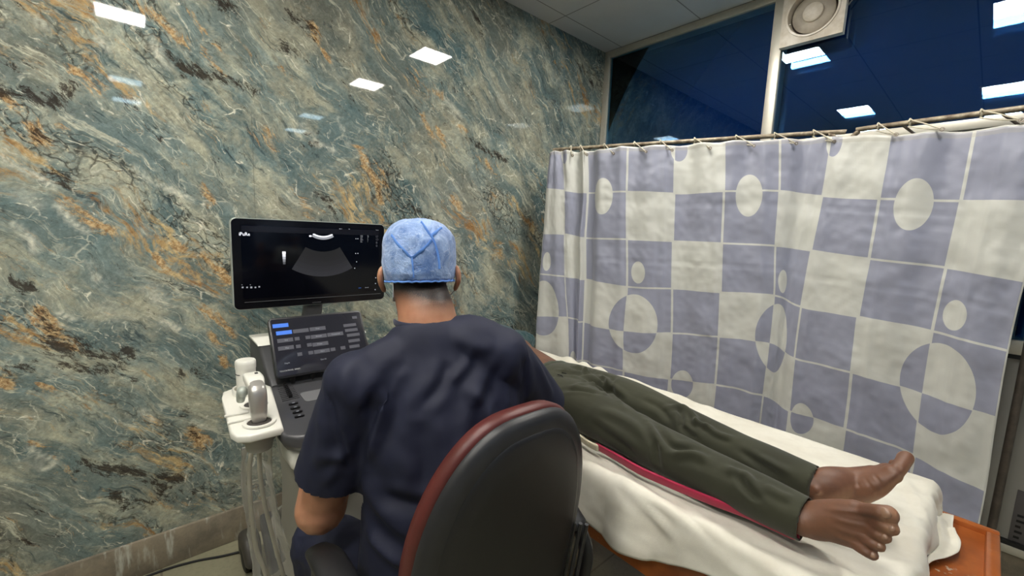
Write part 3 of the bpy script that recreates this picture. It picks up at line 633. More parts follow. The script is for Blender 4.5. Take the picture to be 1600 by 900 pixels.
for s, dx in ((.078, .035), (.135, .06), (.27, .07), (.43, .075), (.56, .07), (.72, .08), (.90, .08), (1.055, .085), (1.20, .08), (1.42, .07), (1.515, .10), (1.70, .10), (1.825, .05)):
    bm = NB(); s *= 1.06; dx *= 1.06; c = on_rod(s, 0, ZR); tn = (on_rod(s+.01, 0, 0)-on_rod(s-.01, 0, 0)).normalized(); out = V(tn.y, -tn.x, 0)
    loop = [c+out*(.0160*math.cos(a))+V(0, 0, .0160*math.sin(a))+tn*(.004*a/6.28) for a in np.linspace(0, 2*PI, 13)]
    tube(bm, loop, .003, n=1, seg=6)
    g = on_rod(min(s+dx, 2.0), .062, 1.861)
    tube(bm, [c+V(0, 0, .0165), c+out*.021+V(0, 0, .003)+tn*.012, (c+g)/2+out*.012+V(0, 0, .006), g], .0028, n=3, seg=6)
    tube(bm, [c+V(0, 0, -.0165)+out*.010, (c+g)/2+V(0, 0, -.012)+out*.006, g], .0025, n=3, seg=6)
    ti = obj('tie_string', bm, M_tie, cur)
    bm = NB(); lathe(bm, g-out*.002, out, [(0, .008), (.004, .0075), (.004, .004), (0, .004)], 14, False); obj('grommet', bm, M_gro, ti)

# ------------------------------------------------------------ examination bed
def paint_mat():
    t = NT('orange_brown_gloss_paint'); b = t.b; b.inputs['Roughness'].default_value = .3; b.inputs['Coat Weight'].default_value = .3
    tc = t.add('ShaderNodeTexCoord'); f, _ = t.noise(tc.outputs['Object'], 12, 6, .65); g, _ = t.noise(tc.outputs['Object'], 46, 6, .7)
    c = t.mix(t.ramp(f, [(.35, 0.), (.65, 1.)]), srgb(176, 98, 44), srgb(150, 78, 34)); 
    w_, _ = t.noise(tc.outputs['Object'], 7, 3, .5)
    c = t.mix(t.math('MULTIPLY', t.ramp(g, [(.60, 0.), (.64, 1.)]), t.ramp(w_, [(.5, 0.), (.6, 1.)])), c, srgb(206, 196, 176)); t.lk(c, b.inputs['Base Color']); return t.m
M_orange = paint_mat()
X0, X1, Y0, Y1, ZF = .03, 2.185, 1.045, 1.835, .585
bed = thing('examination_bed', 'orange-brown painted wooden examination bed under the white sheet', 'bed', ((X0+X1)/2, (Y0+Y1)/2, 0))
bm = NB(); bx(bm, (X0+.028, Y0+.028, ZF-.02), (X1-.028, Y1-.028, ZF-.001), .001); obj('bed_board', bm, M_orange, bed)
for lo, hi in (((X0, Y0, ZF-.15), (X1, Y0+.028, ZF-.0005)), ((X0, Y1-.028, ZF-.13), (X1, Y1, ZF+.015))):
    bm = NB(); bx(bm, lo, hi, .006); obj('side_rail', bm, M_orange, bed)
for lo, hi in (((X0, Y0+.028, ZF-.13), (X0+.028, Y1-.028, ZF+.015)), ((X1-.028, Y0+.028, ZF-.13), (X1, Y1-.028, ZF+.015))):
    bm = NB(); bx(bm, lo, hi, .006); obj('end_rail', bm, M_orange, bed)
for x in (X0+.04, X1-.04):
    for y in (Y0+.04, Y1-.04):
        bm = NB(); bx(bm, (x-.03, y-.03, 0), (x+.03, y+.03, ZF-.02), .004); obj('leg', bm, M_orange, bed)
M_vinyl = mat('brown_vinyl', srgb(70, 50, 40), .4)
bm = NB(); bx(bm, (X0+.032, 1.046, ZF+.001), (2.028, 1.799, .688), .02); mt = obj('mattress', bm, M_vinyl); tag(mt, 'thin brown mattress hidden under the white sheet on the bed', 'mattress')
M_sheet = weave('white_cotton_sheet', srgb(232, 228, 214), .9, 700, .35, srgb(214, 208, 192), vscale=9)
def sheet():
    xs = np.concatenate([np.linspace(.065, 2.035, 170), np.linspace(2.045, 2.19, 22)]); 
    ys = np.concatenate([np.linspace(-.21, 0, 26), np.linspace(.012, .765, 72), np.linspace(.777, .813, 5)])
    co = []
    for x in xs:
        for s in ys:
            du = max(0, x-2.035); dv = max(0, -s); dw = max(0, s-.765)
            drop = .165+.035*math.sin(x*6.1)+.02*math.sin(x*13+1)
            dv *= drop/.21
            nz = noise.noise(Vector((x*3, s*5, 1.1))); nf = noise.noise(Vector((x*12, s*12, 5)))
            z = .694+.003*nz+.0012*nf; px = min(x, 2.035); py = 1.036+min(max(s, 0), .765)
            rnd = lambda q: .022*(1-math.exp(-q/.02))
            fl = .018*math.sin(x*17+2*math.sin(x*5))+.012*nz
            if dv > 0: z -= dv-.010*(1-math.exp(-dv/.02)); py -= rnd(dv)+max(0, fl)*min(1, dv/.1)+.02*dv
            if dw > 0: z -= dw; py += .012*min(1, dw/.02)
            if du > 0:
                fy = math.exp(-((s-.62)/.16)**2)
                dz = min(du, .098+.004*nf); ex = max(0, du-.098)
                if dv > 0: dz = min(.16, du)*.5; px += .02
                z -= dz-.010*(1-math.exp(-du/.02)) if dv == 0 else dz*.4
                px += rnd(du)+.010*math.sin(s*26)*min(1, du/.08)+ex*(.85*fy+.05)
                py += .02*fy*min(1, du/.1); py = min(py, 1.799)
                z = max(z, ZF+.007+.006*abs(math.sin(s*30))*min(1, ex*20)) if dv == 0 else z
            co.append((px, py, z))
    nx, ny = len(xs), len(ys); idx = np.arange(nx*ny).reshape(nx, ny)
    F = np.stack([idx[:-1, :-1], idx[1:, :-1], idx[1:, 1:], idx[:-1, 1:]], -1).reshape(-1, 4)
    me = bpy.data.meshes.new('bed_sheet'); me.from_pydata(co, [], F.tolist()); me.update()
    folds(me, [([(930,700),(1000,765),(1080,815)], .012, .006), ([(960,740),(1010,790),(1060,850)], .012, .007), ([(1010,760),(1070,800),(1120,850)], .010, -.005),
               ([(1130,650),(1010,600),(930,560)], .010, .006), ([(900,550),(930,570),(985,590)], .008, .008), ([(1000,590),(1050,615),(1090,640)], .008, .006),
               ([(1330,700),(1290,705),(1240,700)], .010, .004), ([(1405,735),(1440,800),(1450,850)], .010, .006), ([(1345,870),(1400,885),(1440,895)], .010, .006), ([(1200,850),(1270,880),(1330,895)], .012, .006),
               ([(1450,765),(1462,800),(1475,850)], .010, .012), ([(1462,775),(1490,830),(1500,858)], .008, .010), ([(1380,800),(1420,820),(1450,830)], .010, -.005)])
    co = get_co(me); no = get_no(me); d = np.zeros(len(co))
    for i, p in enumerate(co):
        side = min(1, max(0, (1.10-p[1])/.06))+.5*min(1, max(0, (p[0]-1.95)/.06)); side = min(1, side+.18)
        q = Vector((p[0]*7, p[1]*10, p[2]*10)); n_ = noise.noise(q+noise.noise_vector(q*.6)*.9); d[i] = side*(.0055*(1-abs(n_)*2.6)+.0022*noise.noise(q*3.1))
    far = np.exp(-((co[:, 1]-1.770)/.030)**2)*np.clip((1.55-co[:, 0])/.55, 0, 1)*np.clip((1.802-co[:, 1])/.012, 0, 1)
    d += far*.017*(1.4+.6*np.sin(co[:, 0]*30+4*np.sin(co[:, 0]*9)))
    set_co(me, co+no*d[:, None])
    return me
o = link_mesh('bed_sheet', sheet(), M_sheet); tag(o, 'rumpled white cotton sheet draped over the examination bed', 'sheet')
md = o.modifiers.new('t', 'SOLIDIFY'); md.thickness = .0018; md.offset = 1

# ------------------------------------------------------------ ultrasound machine
M_bez = mat('black_monitor_bezel', srgb(14, 14, 17), .18, spec=.4)
M_scr = mat('dark_scan_screen', srgb(6, 7, 13), .10, spec=.35)
M_cas = mat('silver_monitor_edge', srgb(178, 184, 176), .35, metal=.3)
M_dgr = mat('dark_grey_console', srgb(66, 66, 68), .42, var=.06, vscale=8)
M_dgr2 = mat('charcoal_console_face', srgb(66, 66, 69), .38, coat=.2)
M_wht = mat('white_machine_plastic', srgb(226, 224, 214), .32, coat=.2)
M_lgr = mat('light_grey_machine_plastic', srgb(150, 147, 138), .4, var=.05, vscale=5)
M_blk = mat('black_plastic', srgb(16, 16, 18), .35)
M_wheel = mat('grey_caster_cover', srgb(66, 62, 56), .5)
def em(n, c, s):
    m = emis(n, c, s); m.node_tree.nodes['Principled BSDF'].inputs['Base Color'].default_value = (.01, .01, .012, 1); return m
E_w = em('screen_white_text', (.9, .92, 1, 1), 1.0); E_g = em('screen_grey_icon', (.75, .78, .85, 1), .30); E_d = em('screen_dim_fan', (.55, .58, .72, 1), .055)
E_b = em('screen_blue', (.05, .24, .95, 1), .62); E_k = em('screen_key_grey', (.5, .5, .62, 1), .085); E_gr = em('green_led', (.3, 1, .3, 1), 1.5); E_o = em('screen_orange_dot', (1, .7, .35, 1), .8)
us = thing('ultrasound_machine', 'ultrasound scanner console with black monitor and touch panel, by the marble wall', 'ultrasound machine', (.55, .47, 0))
# monitor: face at x=.40, y .236...766, z 1.104..1.412
mx, my, mz, mw, mh = .40, .501, 1.2585, .532, .308
def face(pts2, x, thick, cy=my, cz=mz):        # outline (y,z) -> prism along -x
    return [(x, cy+a, cz+b) for a, b in pts2]
mon = None
bm = NB(); prism(bm, face(rrect(mw, mh, .016), mx, 0), (-.006, 0, 0)); mon = obj('monitor', bm, M_bez, us)
bm = NB(); prism(bm, face(rrect(mw+.005, mh+.005, .018), mx-.003, 0), (-.022, 0, 0), .003); obj('monitor_shell', bm, M_cas, mon)
bm = NB(); prism(bm, face(rrect(.36, .2, .03), mx-.024, 0), (-.03, 0, 0), .006); obj('monitor_back', bm, M_dgr, mon)
bm = NB(); bx(bm, (mx-.001, my-.240, mz-.118), (mx+.0008, my+.245, mz+.134)); obj('screen', bm, M_scr, mon, smooth=False)
def scr(name, items, m, x=None):               # items: rectangles in (y0,z0,y1,z1) relative to monitor centre
    bm = NB(); xx = (mx+.001) if x is None else x
    for (a, b_, c, d) in items: bx(bm, (xx, my+a, mz+b_), (xx+.0006, my+c, mz+d))
    return obj(name, bm, m, mon, smooth=False)
def mp(px, py):                                # photo pixel on the monitor face -> (y,z) relative
    p = onp(px, py, 0, mx); return p.y-my, p.z-mz
def tx(name, s, px, py, size, m, sx=1.0):
    y, z = mp(px, py); bm = NB(); text_bm(bm, s, size, (mx+.0012, my+y, mz+z), (0, 1, 0), (0, 0, 1), .0004, sx); return obj(name, bm, m, mon, smooth=False)
scr('menu_bar', [(-.238, .110, .243, .131)], mat('screen_bar', srgb(24, 24, 30), .2))
scr('bezel_line', [(-.237, -.131, .25, -.1295)], mat('bezel_line_grey', srgb(96, 96, 100), .4))
tx('logo_text', 'iPuRe', 373, 368, .0165, E_w, .85)
tx('hospital_name', 'LVS HOSPITAL', 448.5, 356.5, .0052, E_w); tx('subtitle', 'DIVISION SCAN CLINIC', 448.5, 360.5, .0052, E_w, 1.05)
tx('date_text', '20250000000000', 491, 361, .0050, E_g); tx('status_text', 'MI 0.5', 530, 358.5, .0045, E_w); tx('status_text', 'TIs 0.1', 530, 362, .0045, E_w)
tx('probe_text', 'C5', 544.5, 359, .0045, E_w); tx('preset_text', 'Abdomen', 544.5, 363, .0045, E_w); tx('status_row', 'S T U F 8 4 5', 562, 361.5, .0058, E_g); tx('key_text', 'Patient', 587, 360, .0045, E_g)
ic = []
for px, py, r_ in ((379, 449, .0026), (386, 449, .0024), (392.5, 449, .003), (399, 449, .0024), (405, 448, .0024), (378, 445, .001), (391, 445, .001)):
    y, z = mp(px, py); ic.append((y-r_, z-r_, y+r_, z+r_))
for q in ic: scr('screen_icon', [q], E_g)
# brightness wedge
y0, z0 = mp(441, 393); y1, z1 = mp(446, 393); y2, z2 = mp(444.5, 413); 
for k in range(5):
    a, b_ = k/5, (k+1)/5; zz0 = z0+(z2-z0)*a; zz1 = z0+(z2-z0)*b_; h = .0055*(1-.35*a)
    yy = (y0+y1)/2; scr('grey_bar', [(yy-h, zz1, yy+h, zz0)], em('wedge_grey_%s' % 'abcde'[k], (.9, .92, 1, 1), (1.0, .7, .4, .18, .06)[k]))
# sector image
cy0, cz0 = mp(504, 343)
def sector(r0, r1, a0, a1, m, name, c=None, n=28):
    bm = NB(); c = c or (cy0, cz0); P = []
    for k in range(n+1): a = math.radians(a0+(a1-a0)*k/n); P.append((mx+.0012, my+c[0]+r1*math.sin(a), mz+c[1]-r1*math.cos(a)))
    for k in range(n, -1, -1): a = math.radians(a0+(a1-a0)*k/n); P.append((mx+.0012, my+c[0]+r0*math.sin(a), mz+c[1]-r0*math.cos(a)))
    for k in range(n): 
        q = [P[k], P[k+1], P[2*n-k], P[2*n+1-k]]; bm.faces.new([bm.verts.new(p) for p in q])
    return obj(name, bm, m, mon, smooth=False)
sector(.0615, .0665, -33, 33, E_w, 'probe_contact_line'); sector(.0665, .075, -32, 32, E_g, 'near_field')
[sector(.120+.0188*k, .1388+.0188*k, -31, 31, em('screen_fan_tone_%s' % 'abcde'[k], (.52, .53, .66, 1), (.002, .004, .008, .014, .021)[k]), 'scan_sector') for k in range(5)]
scr('focus_marker', [mp(483, 370)[0:2]+(mp(486.5, 370)[0], mp(483, 367.5)[1])], E_w)
for x, y in ((556, 373), (555.5, 396), (557, 409), (554, 419), (559, 373), (559, 396)):
    q = mp(x, y); scr('depth_mark', [(q[0]-.0011, q[1]-.0011, q[0]+.0011, q[1]+.0011)], E_w)
tx('parameter_list', 'B\nF H5.0\nD 18.0\nG 55\nFR 23\nDR 150\niC 3\nEnh 4', 563, 367, .0042, E_g, .8); tx('parameter_list', '5\n0.6\n100\n17\n2\n0.1\n3\n1', 574, 367, .0042, E_g, .8)
tx('channel_icons', 'D\nO\n8\n0', 587, 371, .0128, E_k, 1.1)
for x, y in ((587, 434), (586.5, 443), (586, 452.5)):
    q = mp(x, y); scr('side_icon', [(q[0]-.002, q[1]-.002, q[0]+.002, q[1]+.002)], E_g)
tx('battery_text', '----', 560, 451, .012, E_b, .7); tx('clock_text', '0:00 AM', 570, 450, .0045, E_g)
tx('maker_text', 'ULTRASOUND', 488, 473.4, .0048, mat('bezel_print', srgb(110, 110, 112), .4))
# neck of the monitor
bm = NB(); loft(bm, [(.372, .495, 1.13), (.365, .490, 1.06), (.36, .47, .97), (.37, .46, .90)], [(.034, .016), (.034, .018), (.04, .024), (.06, .03)], side=(0, 1, 0), sup=4, seg=24, cap=False); obj('monitor_arm', bm, M_dgr, us)
# touch panel: tilted slab
tA, tB = onp(418, 498, 0, .52), onp(556, 487, 0, .52); tD = onp(432, 593, 0, .62)
ty = V(0, 1, 0); tz = (V(.52, 0, tA.z)-V(.62, 0, tD.z)).normalized(); tn = ty.cross(tz).normalized()
if tn.x < 0: tn = -tn
tw = .31; th = (V(.52, 0, tA.z)-V(.62, 0, tD.z)).length; tc_ = V(.57, tA.y+tw/2, (tA.z+tD.z)/2)
def tp(a, b_, h=0): return tc_+ty*a+tz*b_+tn*h
bm = NB(); prism(bm, [tp(a, b_, 0) for a, b_ in rrect(tw, th, .012)], -tn*.02, .002); tou = obj('touch_panel', bm, M_blk, us)
bm = NB(); prism(bm, [tp(a, b_, .0008) for a, b_ in rrect(tw-.012, th-.012, .006)], -tn*.001); obj('touch_glass', bm, mat('touch_glass_black', srgb(36, 36, 44), .07, spec=.7), tou, smooth=False)
def tq(px, py):
    k = ray(px, py); p = CAM+k*((tc_-CAM).dot(tn)/k.dot(tn)); return (p-tc_).dot(ty), (p-tc_).dot(tz)
def keys(name, rects, m):
    bm = NB()
    for x0, y0_, x1, y1_ in rects:
        a, b_ = tq((x0+x1)/2, (y0_+y1_)/2); wq = abs(tq(x1, (y0_+y1_)/2)[0]-tq(x0, (y0_+y1_)/2)[0])/2; hq = abs(y1_-y0_)*.00155/2
        prism(bm, [tp(a+s*wq, b_+q*hq, .0012) for s, q in ((-1, -1), (1, -1), (1, 1), (-1, 1))], tn*.0005)
    return obj(name, bm, m, tou, smooth=False)
def K(x, y, w_=25, h_=8.5): return (415+x/8.18-w_/2, 490+y/8.18-h_/2, 415+x/8.18+w_/2, 490+y/8.18+h_/2)
for q in (K(190, 155), K(235, 245)): keys('active_key', [q], E_b)
for q in (K(450, 220), K(665, 193), K(250, 342), K(260, 440), K(680, 290), K(890, 262, 25), K(700, 388), K(720, 480), K(1075, 148, 20, 7), K(1095, 210, 20, 7), K(1120, 272, 20, 7), K(1130, 345, 18, 7), K(1135, 418, 16, 7)): keys('soft_key', [q], E_k)
for q in (K(402, 322, 7.5, 7.5), K(540, 305, 7.5, 7.5), K(418, 420, 7.5, 7.5), K(560, 400, 7.5, 7.5), K(436, 520, 7.5, 7.5), K(578, 500, 7.5, 7.5), K(860, 458, 7.5, 7.5), K(988, 438, 7.5, 7.5), K(1135, 50, 7.5, 6.5)): keys('small_key', [q], E_k)
for s, x, y in (('Dual', 640, 195), ('THI', 240, 345), ('Map', 250, 443), ('Smooth', 640, 293), ('Compound', 840, 268), ('Preset', 660, 392), ('Next', 700, 483), ('Gain 50', 700, 590), ('Depth', 240, 640)):
    a, b_ = tq(415+x/8.18, 490+y/8.18); bm = NB(); text_bm(bm, s, .0062, tp(a, b_-.002, .0019), ty, tz, .0003); obj('key_text', bm, E_g, tou, smooth=False)
a, b_ = tq(437, 582); bm = NB(); text_bm(bm, 'TOUCH PANEL SERIES', .0062, tp(a, b_, .0012), ty, tz, .0003); obj('panel_print', bm, mat('panel_print_grey', srgb(190, 190, 190), .4), tou, smooth=False)
# shell behind / around the touch panel
CYm = .475
bm = NB(); prism(bm, [(.30, CYm-.185, .80), (.30, CYm-.185, .985), (.46, CYm-.185, .985), (.60, CYm-.185, .885), (.60, CYm-.185, .80)], (0, .37, 0), .012); obj('console_back', bm, M_dgr, us)
bm = NB(); prism(bm, [(.31, CYm-.188, .985), (.31, CYm-.188, .992), (.455, CYm-.188, .992), (.465, CYm-.188, .985)], (0, .376, 0), .002); obj('console_trim', bm, M_wht, us)
# control deck: tapered slab with a rounded front
deck = [(.48, CYm-.165), (.66, CYm-.190), (.86, CYm-.222), (.915, CYm-.218), (.945, CYm-.19), (.955, CYm-.12), (.957, CYm), (.955, CYm+.12), (.945, CYm+.19), (.915, CYm+.218), (.86, CYm+.222), (.66, CYm+.190), (.48, CYm+.165)]
zt = lambda x: .888-.07*(x-.48)
bm = NB(); a = [bm.verts.new((x, y, zt(x))) for x, y in deck]; b1 = [bm.verts.new((x, y, zt(x)-.030)) for x, y in deck]; b2 = [bm.verts.new((.48+(x-.48)*.93, CYm+(y-CYm)*.93, zt(x)-.058)) for x, y in deck]
bm.faces.new(a); bm.faces.new(b2[::-1]); n = len(deck)
for r0, r1 in ((a, b1), (b1, b2)):
    for k in range(n): bm.faces.new((r0[k], r1[k], r1[(k+1) % n], r0[(k+1) % n]))
bmesh.ops.bevel(bm, geom=[e for e in bm.edges if all(v in a for v in e.verts)], offset=.008, segments=3, profile=.5, affect='EDGES')
dk = obj('control_deck', bm, M_dgr2, us)
bm = NB(); loft(bm, [(.60, CYm, .80), (.76, CYm, .765), (.895, CYm, .765)], [(.15, .06), (.195, .060), (.200, .045)], side=(0, 1, 0), sup=3.2, seg=28); obj('deck_underside', bm, M_wht, us)
def dq(px, py):     # pixel -> deck surface
    p = CAM+ray(px, py)*1.0; k = ray(px, py); nrm = V(.07, 0, 1); t_ = (V(.48, 0, .888)-CAM).dot(nrm)/k.dot(nrm); return CAM+k*t_
for px, py in ((457, 598), (487.5, 592)):
    p = dq(px, py); bm = NB(); cyl(bm, p-V(0, 0, .004), p+V(0, 0, .022), .0105, .0095, 20, .002); kb = obj('rotary_knob', bm, M_blk, us)
    bm = NB(); lathe(bm, p+V(0, 0, .022), (0, 0, 1), [(0, .0098), (.0012, .0095), (.0012, .0065), (0, .006)], 20, False); obj('knob_ring', bm, M_cas, kb)
p = dq(431, 600); bm = NB(); ell(bm, p+V(0, 0, .001), (.009, .006, .003)); obj('power_button', bm, M_blk, us); bm = NB(); ell(bm, p+V(0, 0, .004), (.0045, .0032, .0015)); obj('power_led', bm, E_gr, us)
for k in range(8):
    q = k/7; a = dq(434+q*7, 609+q*18.5); b_ = dq(458+q*10, 604+q*17); bm = NB(); tube(bm, [a+V(0, 0, .0006), b_+V(0, 0, .0006)], .0009, n=1, seg=6); obj('slider_track', bm, M_blk, us)
    c = dq(445+q*9, 603.5+q*18); bm = NB(); box(bm, c+V(0, 0, .006), (.0075, .011, .011), .002); obj('slider_knob', bm, M_blk, us)
for k, (px, py) in enumerate(((458.5, 632), (461.5, 638.5), (465, 645), (468, 651.5))):
    c = dq(px, py); bm = NB(); prism(bm, [c+V(b_*1.0, a, .0) for a, b_ in rrect(.026, .0095, .0045)], (0, 0, .005), .001); q = obj('deck_key', bm, M_blk, us)
    bm = NB(); bx(bm, c+V(-.0016, -.0035, .005), c+V(.0016, .0035, .0056)); obj('key_symbol', bm, E_g, q)
c = dq(492, 618); bm = NB(); prism(bm, [V(c.x+b_, CYm-.055+a+.02, zt(c.x+b_)+.0004) for a, b_ in rrect(.17, .07, .012)], (0, 0, .002)); obj('trackpad', bm, mat('grey_trackpad', srgb(104, 104, 106), .5), us)
bm = NB(); ell(bm, V(.82, CYm+.02, zt(.82)+.004), (.026, .026, .02)); obj('trackball', bm, M_cas, us)
for k in range(8):
    a = 2*PI*k/8; c = V(.80+.062*math.cos(a), CYm+.02+.075*math.sin(a), zt(.8)+.003); bm = NB(); box(bm, c, (.02, .026, .008), .003, Matrix.Rotation(a, 3, 'Z')); obj('trackball_key', bm, M_dgr, us)
# column and base
bm = NB(); loft(bm, [(.50, CYm, .84), (.50, CYm, .70), (.53, CYm, .5), (.53, CYm, .22), (.50, CYm, .16)], [(.150, .13), (.145, .135), (.125, .14), (.135, .17), (.16, .22)], side=(0, 1, 0), sup=5, seg=40, cap=False); obj('column', bm, M_lgr, us)
bm = NB(); cyl(bm, (.675, CYm-.06, .50), (.675, CYm-.06, .74), .008); obj('column_seam', bm, M_dgr, us)
bm = NB(); prism(bm, [(x, y, .10) for x, y in ((.16, CYm-.15), (.70, CYm-.20), (.74, CYm-.12), (.74, CYm+.12), (.70, CYm+.20), (.16, CYm+.15))], (0, 0, .085), .02); obj('base', bm, M_dgr, us)
for x in (.22, .66):
    for s in (-1, 1):
        y = CYm+s*.20; bm = NB(); loft(bm, [(x-.065, y, .05), (x-.03, y, .115), (x+.03, y, .125), (x+.075, y, .08)], [(.03, .03), (.034, .036), (.034, .036), (.03, .03)], side=(0, 1, 0), sup=3); wc_ = obj('wheel_cover', bm, M_wheel, us)
        for d in (-.017, .017):
            bm = NB(); lathe(bm, (x, y+d-.010, .06), (0, 1, 0), [(0, .045), (.003, .058), (.010, .06), (.017, .058), (.02, .045)], 28); obj('wheel', bm, M_rub, wc_)
# probe holder tray, on the scanner's left side
zt2 = .885; ta = lambda x, y, z=0: V(x, y, zt2-.05*(x-.6)+z)
tray = [(.555, .205), (.575, .17), (.62, .162), (.85, .150), (.880, .160), (.895, .185), (.895, .262), (.60, .296), (.56, .280)]
bm = NB(); prism(bm, [ta(x, y) for x, y in tray], (0, 0, -.022), .006); tr = obj('probe_tray', bm, M_wht, us)
cb = V(.615, .226, 0)
bm = NB(); lathe(bm, ta(cb.x, cb.y, -.02), (0, 0, 1), [(0, .028), (0, .036), (.032, .038), (.038, .036), (.036, .032), (.0, .031)], 36, False); obj('bottle_cup', bm, M_wht, tr)
ca = V(.835, .218, 0)
M_slot = mat('dark_holder_hole', srgb(60, 56, 52), .7)
bm = NB(); lathe(bm, ta(ca.x, ca.y, 0), (0, 0, 1), [(0.0, .040), (.004, .039), (.004, .030), (.001, .028)], 36, False); obj('holder_ring', bm, M_wht, tr)
bm = NB(); lathe(bm, ta(ca.x, ca.y, .0008), (0, 0, 1), [(0, .0285), (.001, .0285)], 30); obj('holder_hole', bm, M_slot, tr)
cg_ = V(.715, .228, 0)
bm = NB(); lathe(bm, ta(cg_.x, cg_.y, 0), (0, 0, 1), [(0.0, .036), (.003, .035), (.003, .027), (.001, .025)], 36, False); obj('holder_ring', bm, M_wht, tr)
bm = NB(); lathe(bm, ta(cg_.x, cg_.y, .0008), (0, 0, 1), [(0, .0255), (.001, .0255)], 30); obj('holder_hole', bm, M_slot, tr)
for x in (.755, .80):
    bm = NB(); bx(bm, ta(x, .150, 0), ta(x, .205, .006)+V(.010, 0, 0), .002); obj('cable_guide', bm, M_wht, tr)
for x, y in ((.842, .215), (.70, .235)):
    bm = NB(); lathe(bm, (x, y, zt2-.03), (0, 0, -1), [(0, .044), (.02, .042), (.028, .034), (.05, .030), (.055, .022)], 30); obj('holder_funnel', bm, M_lgr, tr)
# gel bottle, standing cap up in its cup
p = ta(cb.x, cb.y, .0); gb = thing('gel_bottle', 'white capped gel bottle standing in the round cup of the scanner tray', 'bottle', p+V(0, 0, .002))
bm = NB(); lathe(bm, p+V(0, 0, .002), (0, 0, 1), [(0, .020), (.002, .025), (.075, .0265), (.078, .026)], 36); obj('bottle_body', bm, M_wht, gb)
bm = NB(); lathe(bm, p+V(0, 0, .078), (0, 0, 1), [(0, .0275), (.014, .028), (.022, .0275), (.0255, .025), (.0265, .018), (.0265, .001)], 36); obj('cap', bm, M_wht, gb)
bm = NB(); 
for k in range(9): a = math.radians(-95+k*6); bx(bm, p+V(.0268*math.cos(a)-.001, .0268*math.sin(a)-.001, .062), p+V(.0268*math.cos(a)+.001, .0268*math.sin(a)+.001, .064))
obj('printed_mark', bm, M_blk, gb)
# transducer resting in the tray hole
M_sil = mat('satin_silver_probe', srgb(176, 172, 166), .28, metal=.5)
M_cable = mat('beige_probe_cable', srgb(196, 190, 170), .5)
pr_ = thing('ultrasound_probe', 'silver ultrasound probe hanging in the scanner tray, cable inside a plastic sleeve', 'ultrasound probe', ta(ca.x, ca.y, .0))
c = ta(ca.x-.004, ca.y, 0)
bm = NB(); loft(bm, [c+V(0, 0, .008), c+V(-.001, 0, .030), c+V(-.003, 0, .058), c+V(-.008, 0, .080), c+V(-.022, 0, .094)], [(.017, .013), (.0195, .016), (.021, .019), (.021, .020), (.020, .015)], side=(0, 1, 0), sup=3.2, seg=28, n=5); obj('probe_body', bm, M_sil, pr_)
bm = NB(); loft(bm, [c+V(-.018, 0, .093), c+V(-.040, 0, .102), c+V(-.075, 0, .104)], [(.020, .012), (.0225, .0135), (.0215, .012)], side=(0, 1, 0), sup=4.5, seg=28); obj('probe_head', bm, M_wht, pr_)
bm = NB(); bx(bm, c+V(-.064, .004, .115), c+V(-.054, .012, .1178), .001); obj('probe_button', bm, M_blk, pr_)
bm = NB(); ell(bm, c+V(-.060, -.026, .070), (.016, .014, .015)); cyl(bm, c+V(-.070, -.030, .040), c+V(-.064, -.028, .066), .010, .0125, 24, .003); obj('probe_neck', bm, M_cas, pr_)
c0 = V(.83, .215, zt2-.085)
cab1 = [c0+V(0, 0, .02), (.83, .217, .70), (.830, .232, .58), (.832, .252, .46), (.835, .262, .40), (.835, .27, .33), (.83, .28, .22), (.83, .27, .07)]
cab2 = [(.80, .205, .80), (.80, .195, .70), (.81, .20, .52), (.815, .220, .42), (.83, .242, .30), (.85, .262, .16), (.85, .27, .07)]
bm = NB(); tube(bm, cab1, .0058, n=6); obj('probe_cable', bm, M_cable, pr_)
cb2 = thing('probe_cable', 'second beige cable running down inside the clear plastic sleeve', 'cable', V(.80, .205, .0)); bm = NB(); tube(bm, cab2, .0058, n=6); obj('cable_run', bm, M_cable, cb2)
# clear plastic sleeve over the cables
def film():
    t = NT('crinkled_clear_film'); b = t.b; b.inputs['Base Color'].default_value = (.86, .84, .78, 1); b.inputs['Roughness'].default_value = .12; b.inputs['Specular IOR Level'].default_value = 1.0
    lw = t.add('ShaderNodeFresnel'); lw.inputs['IOR'].default_value = 1.35
    t.lk(t.math('MULTIPLY_ADD', lw.outputs[0], .75, .07, clamp=True), b.inputs['Alpha'])
    tc = t.add('ShaderNodeTexCoord'); f, _ = t.noise(tc.outputs['Object'], 24, 5, .6); t.bump(f, .5, .01); return t.m
bm = NB()
loft(bm, [(.815, .212, .797), (.815, .212, .70), (.818, .222, .56), (.825, .24, .42), (.83, .26, .28), (.835, .27, .14), (.835, .27, .05)], [(.034, .034), (.037, .036), (.040, .038), (.050, .044), (.060, .052), (.068, .056), (.055, .05)], side=(0, 1, 0), seg=40, n=8, cap=False)
me = bpy.data.meshes.new('plastic_sleeve'); bmesh.ops.recalc_face_normals(bm, faces=bm.faces); bm.to_mesh(me); bm.free()
wrinkle(me, .006, 14, (1, 1, .6), 3.0); wrinkle(me, .0035, 38, (1, 1, .7), 9.0, True)
o = link_mesh('plastic_sleeve', me, film()); tag(o, 'crinkled clear plastic sleeve hanging around the probe cables', 'plastic sleeve')
# mains cable on the floor
bm = NB(); tube(bm, [(.125, .30, .012), (.09, .20, .006), (.05, .10, .005), (.03, -.03, .005), (.05, -.25, .005), (.12, -.6, .005)], .0045, n=6)
o = obj('power_cable', bm, M_rub); tag(o, 'black power cable trailing along the floor beside the cement skirting', 'cable')

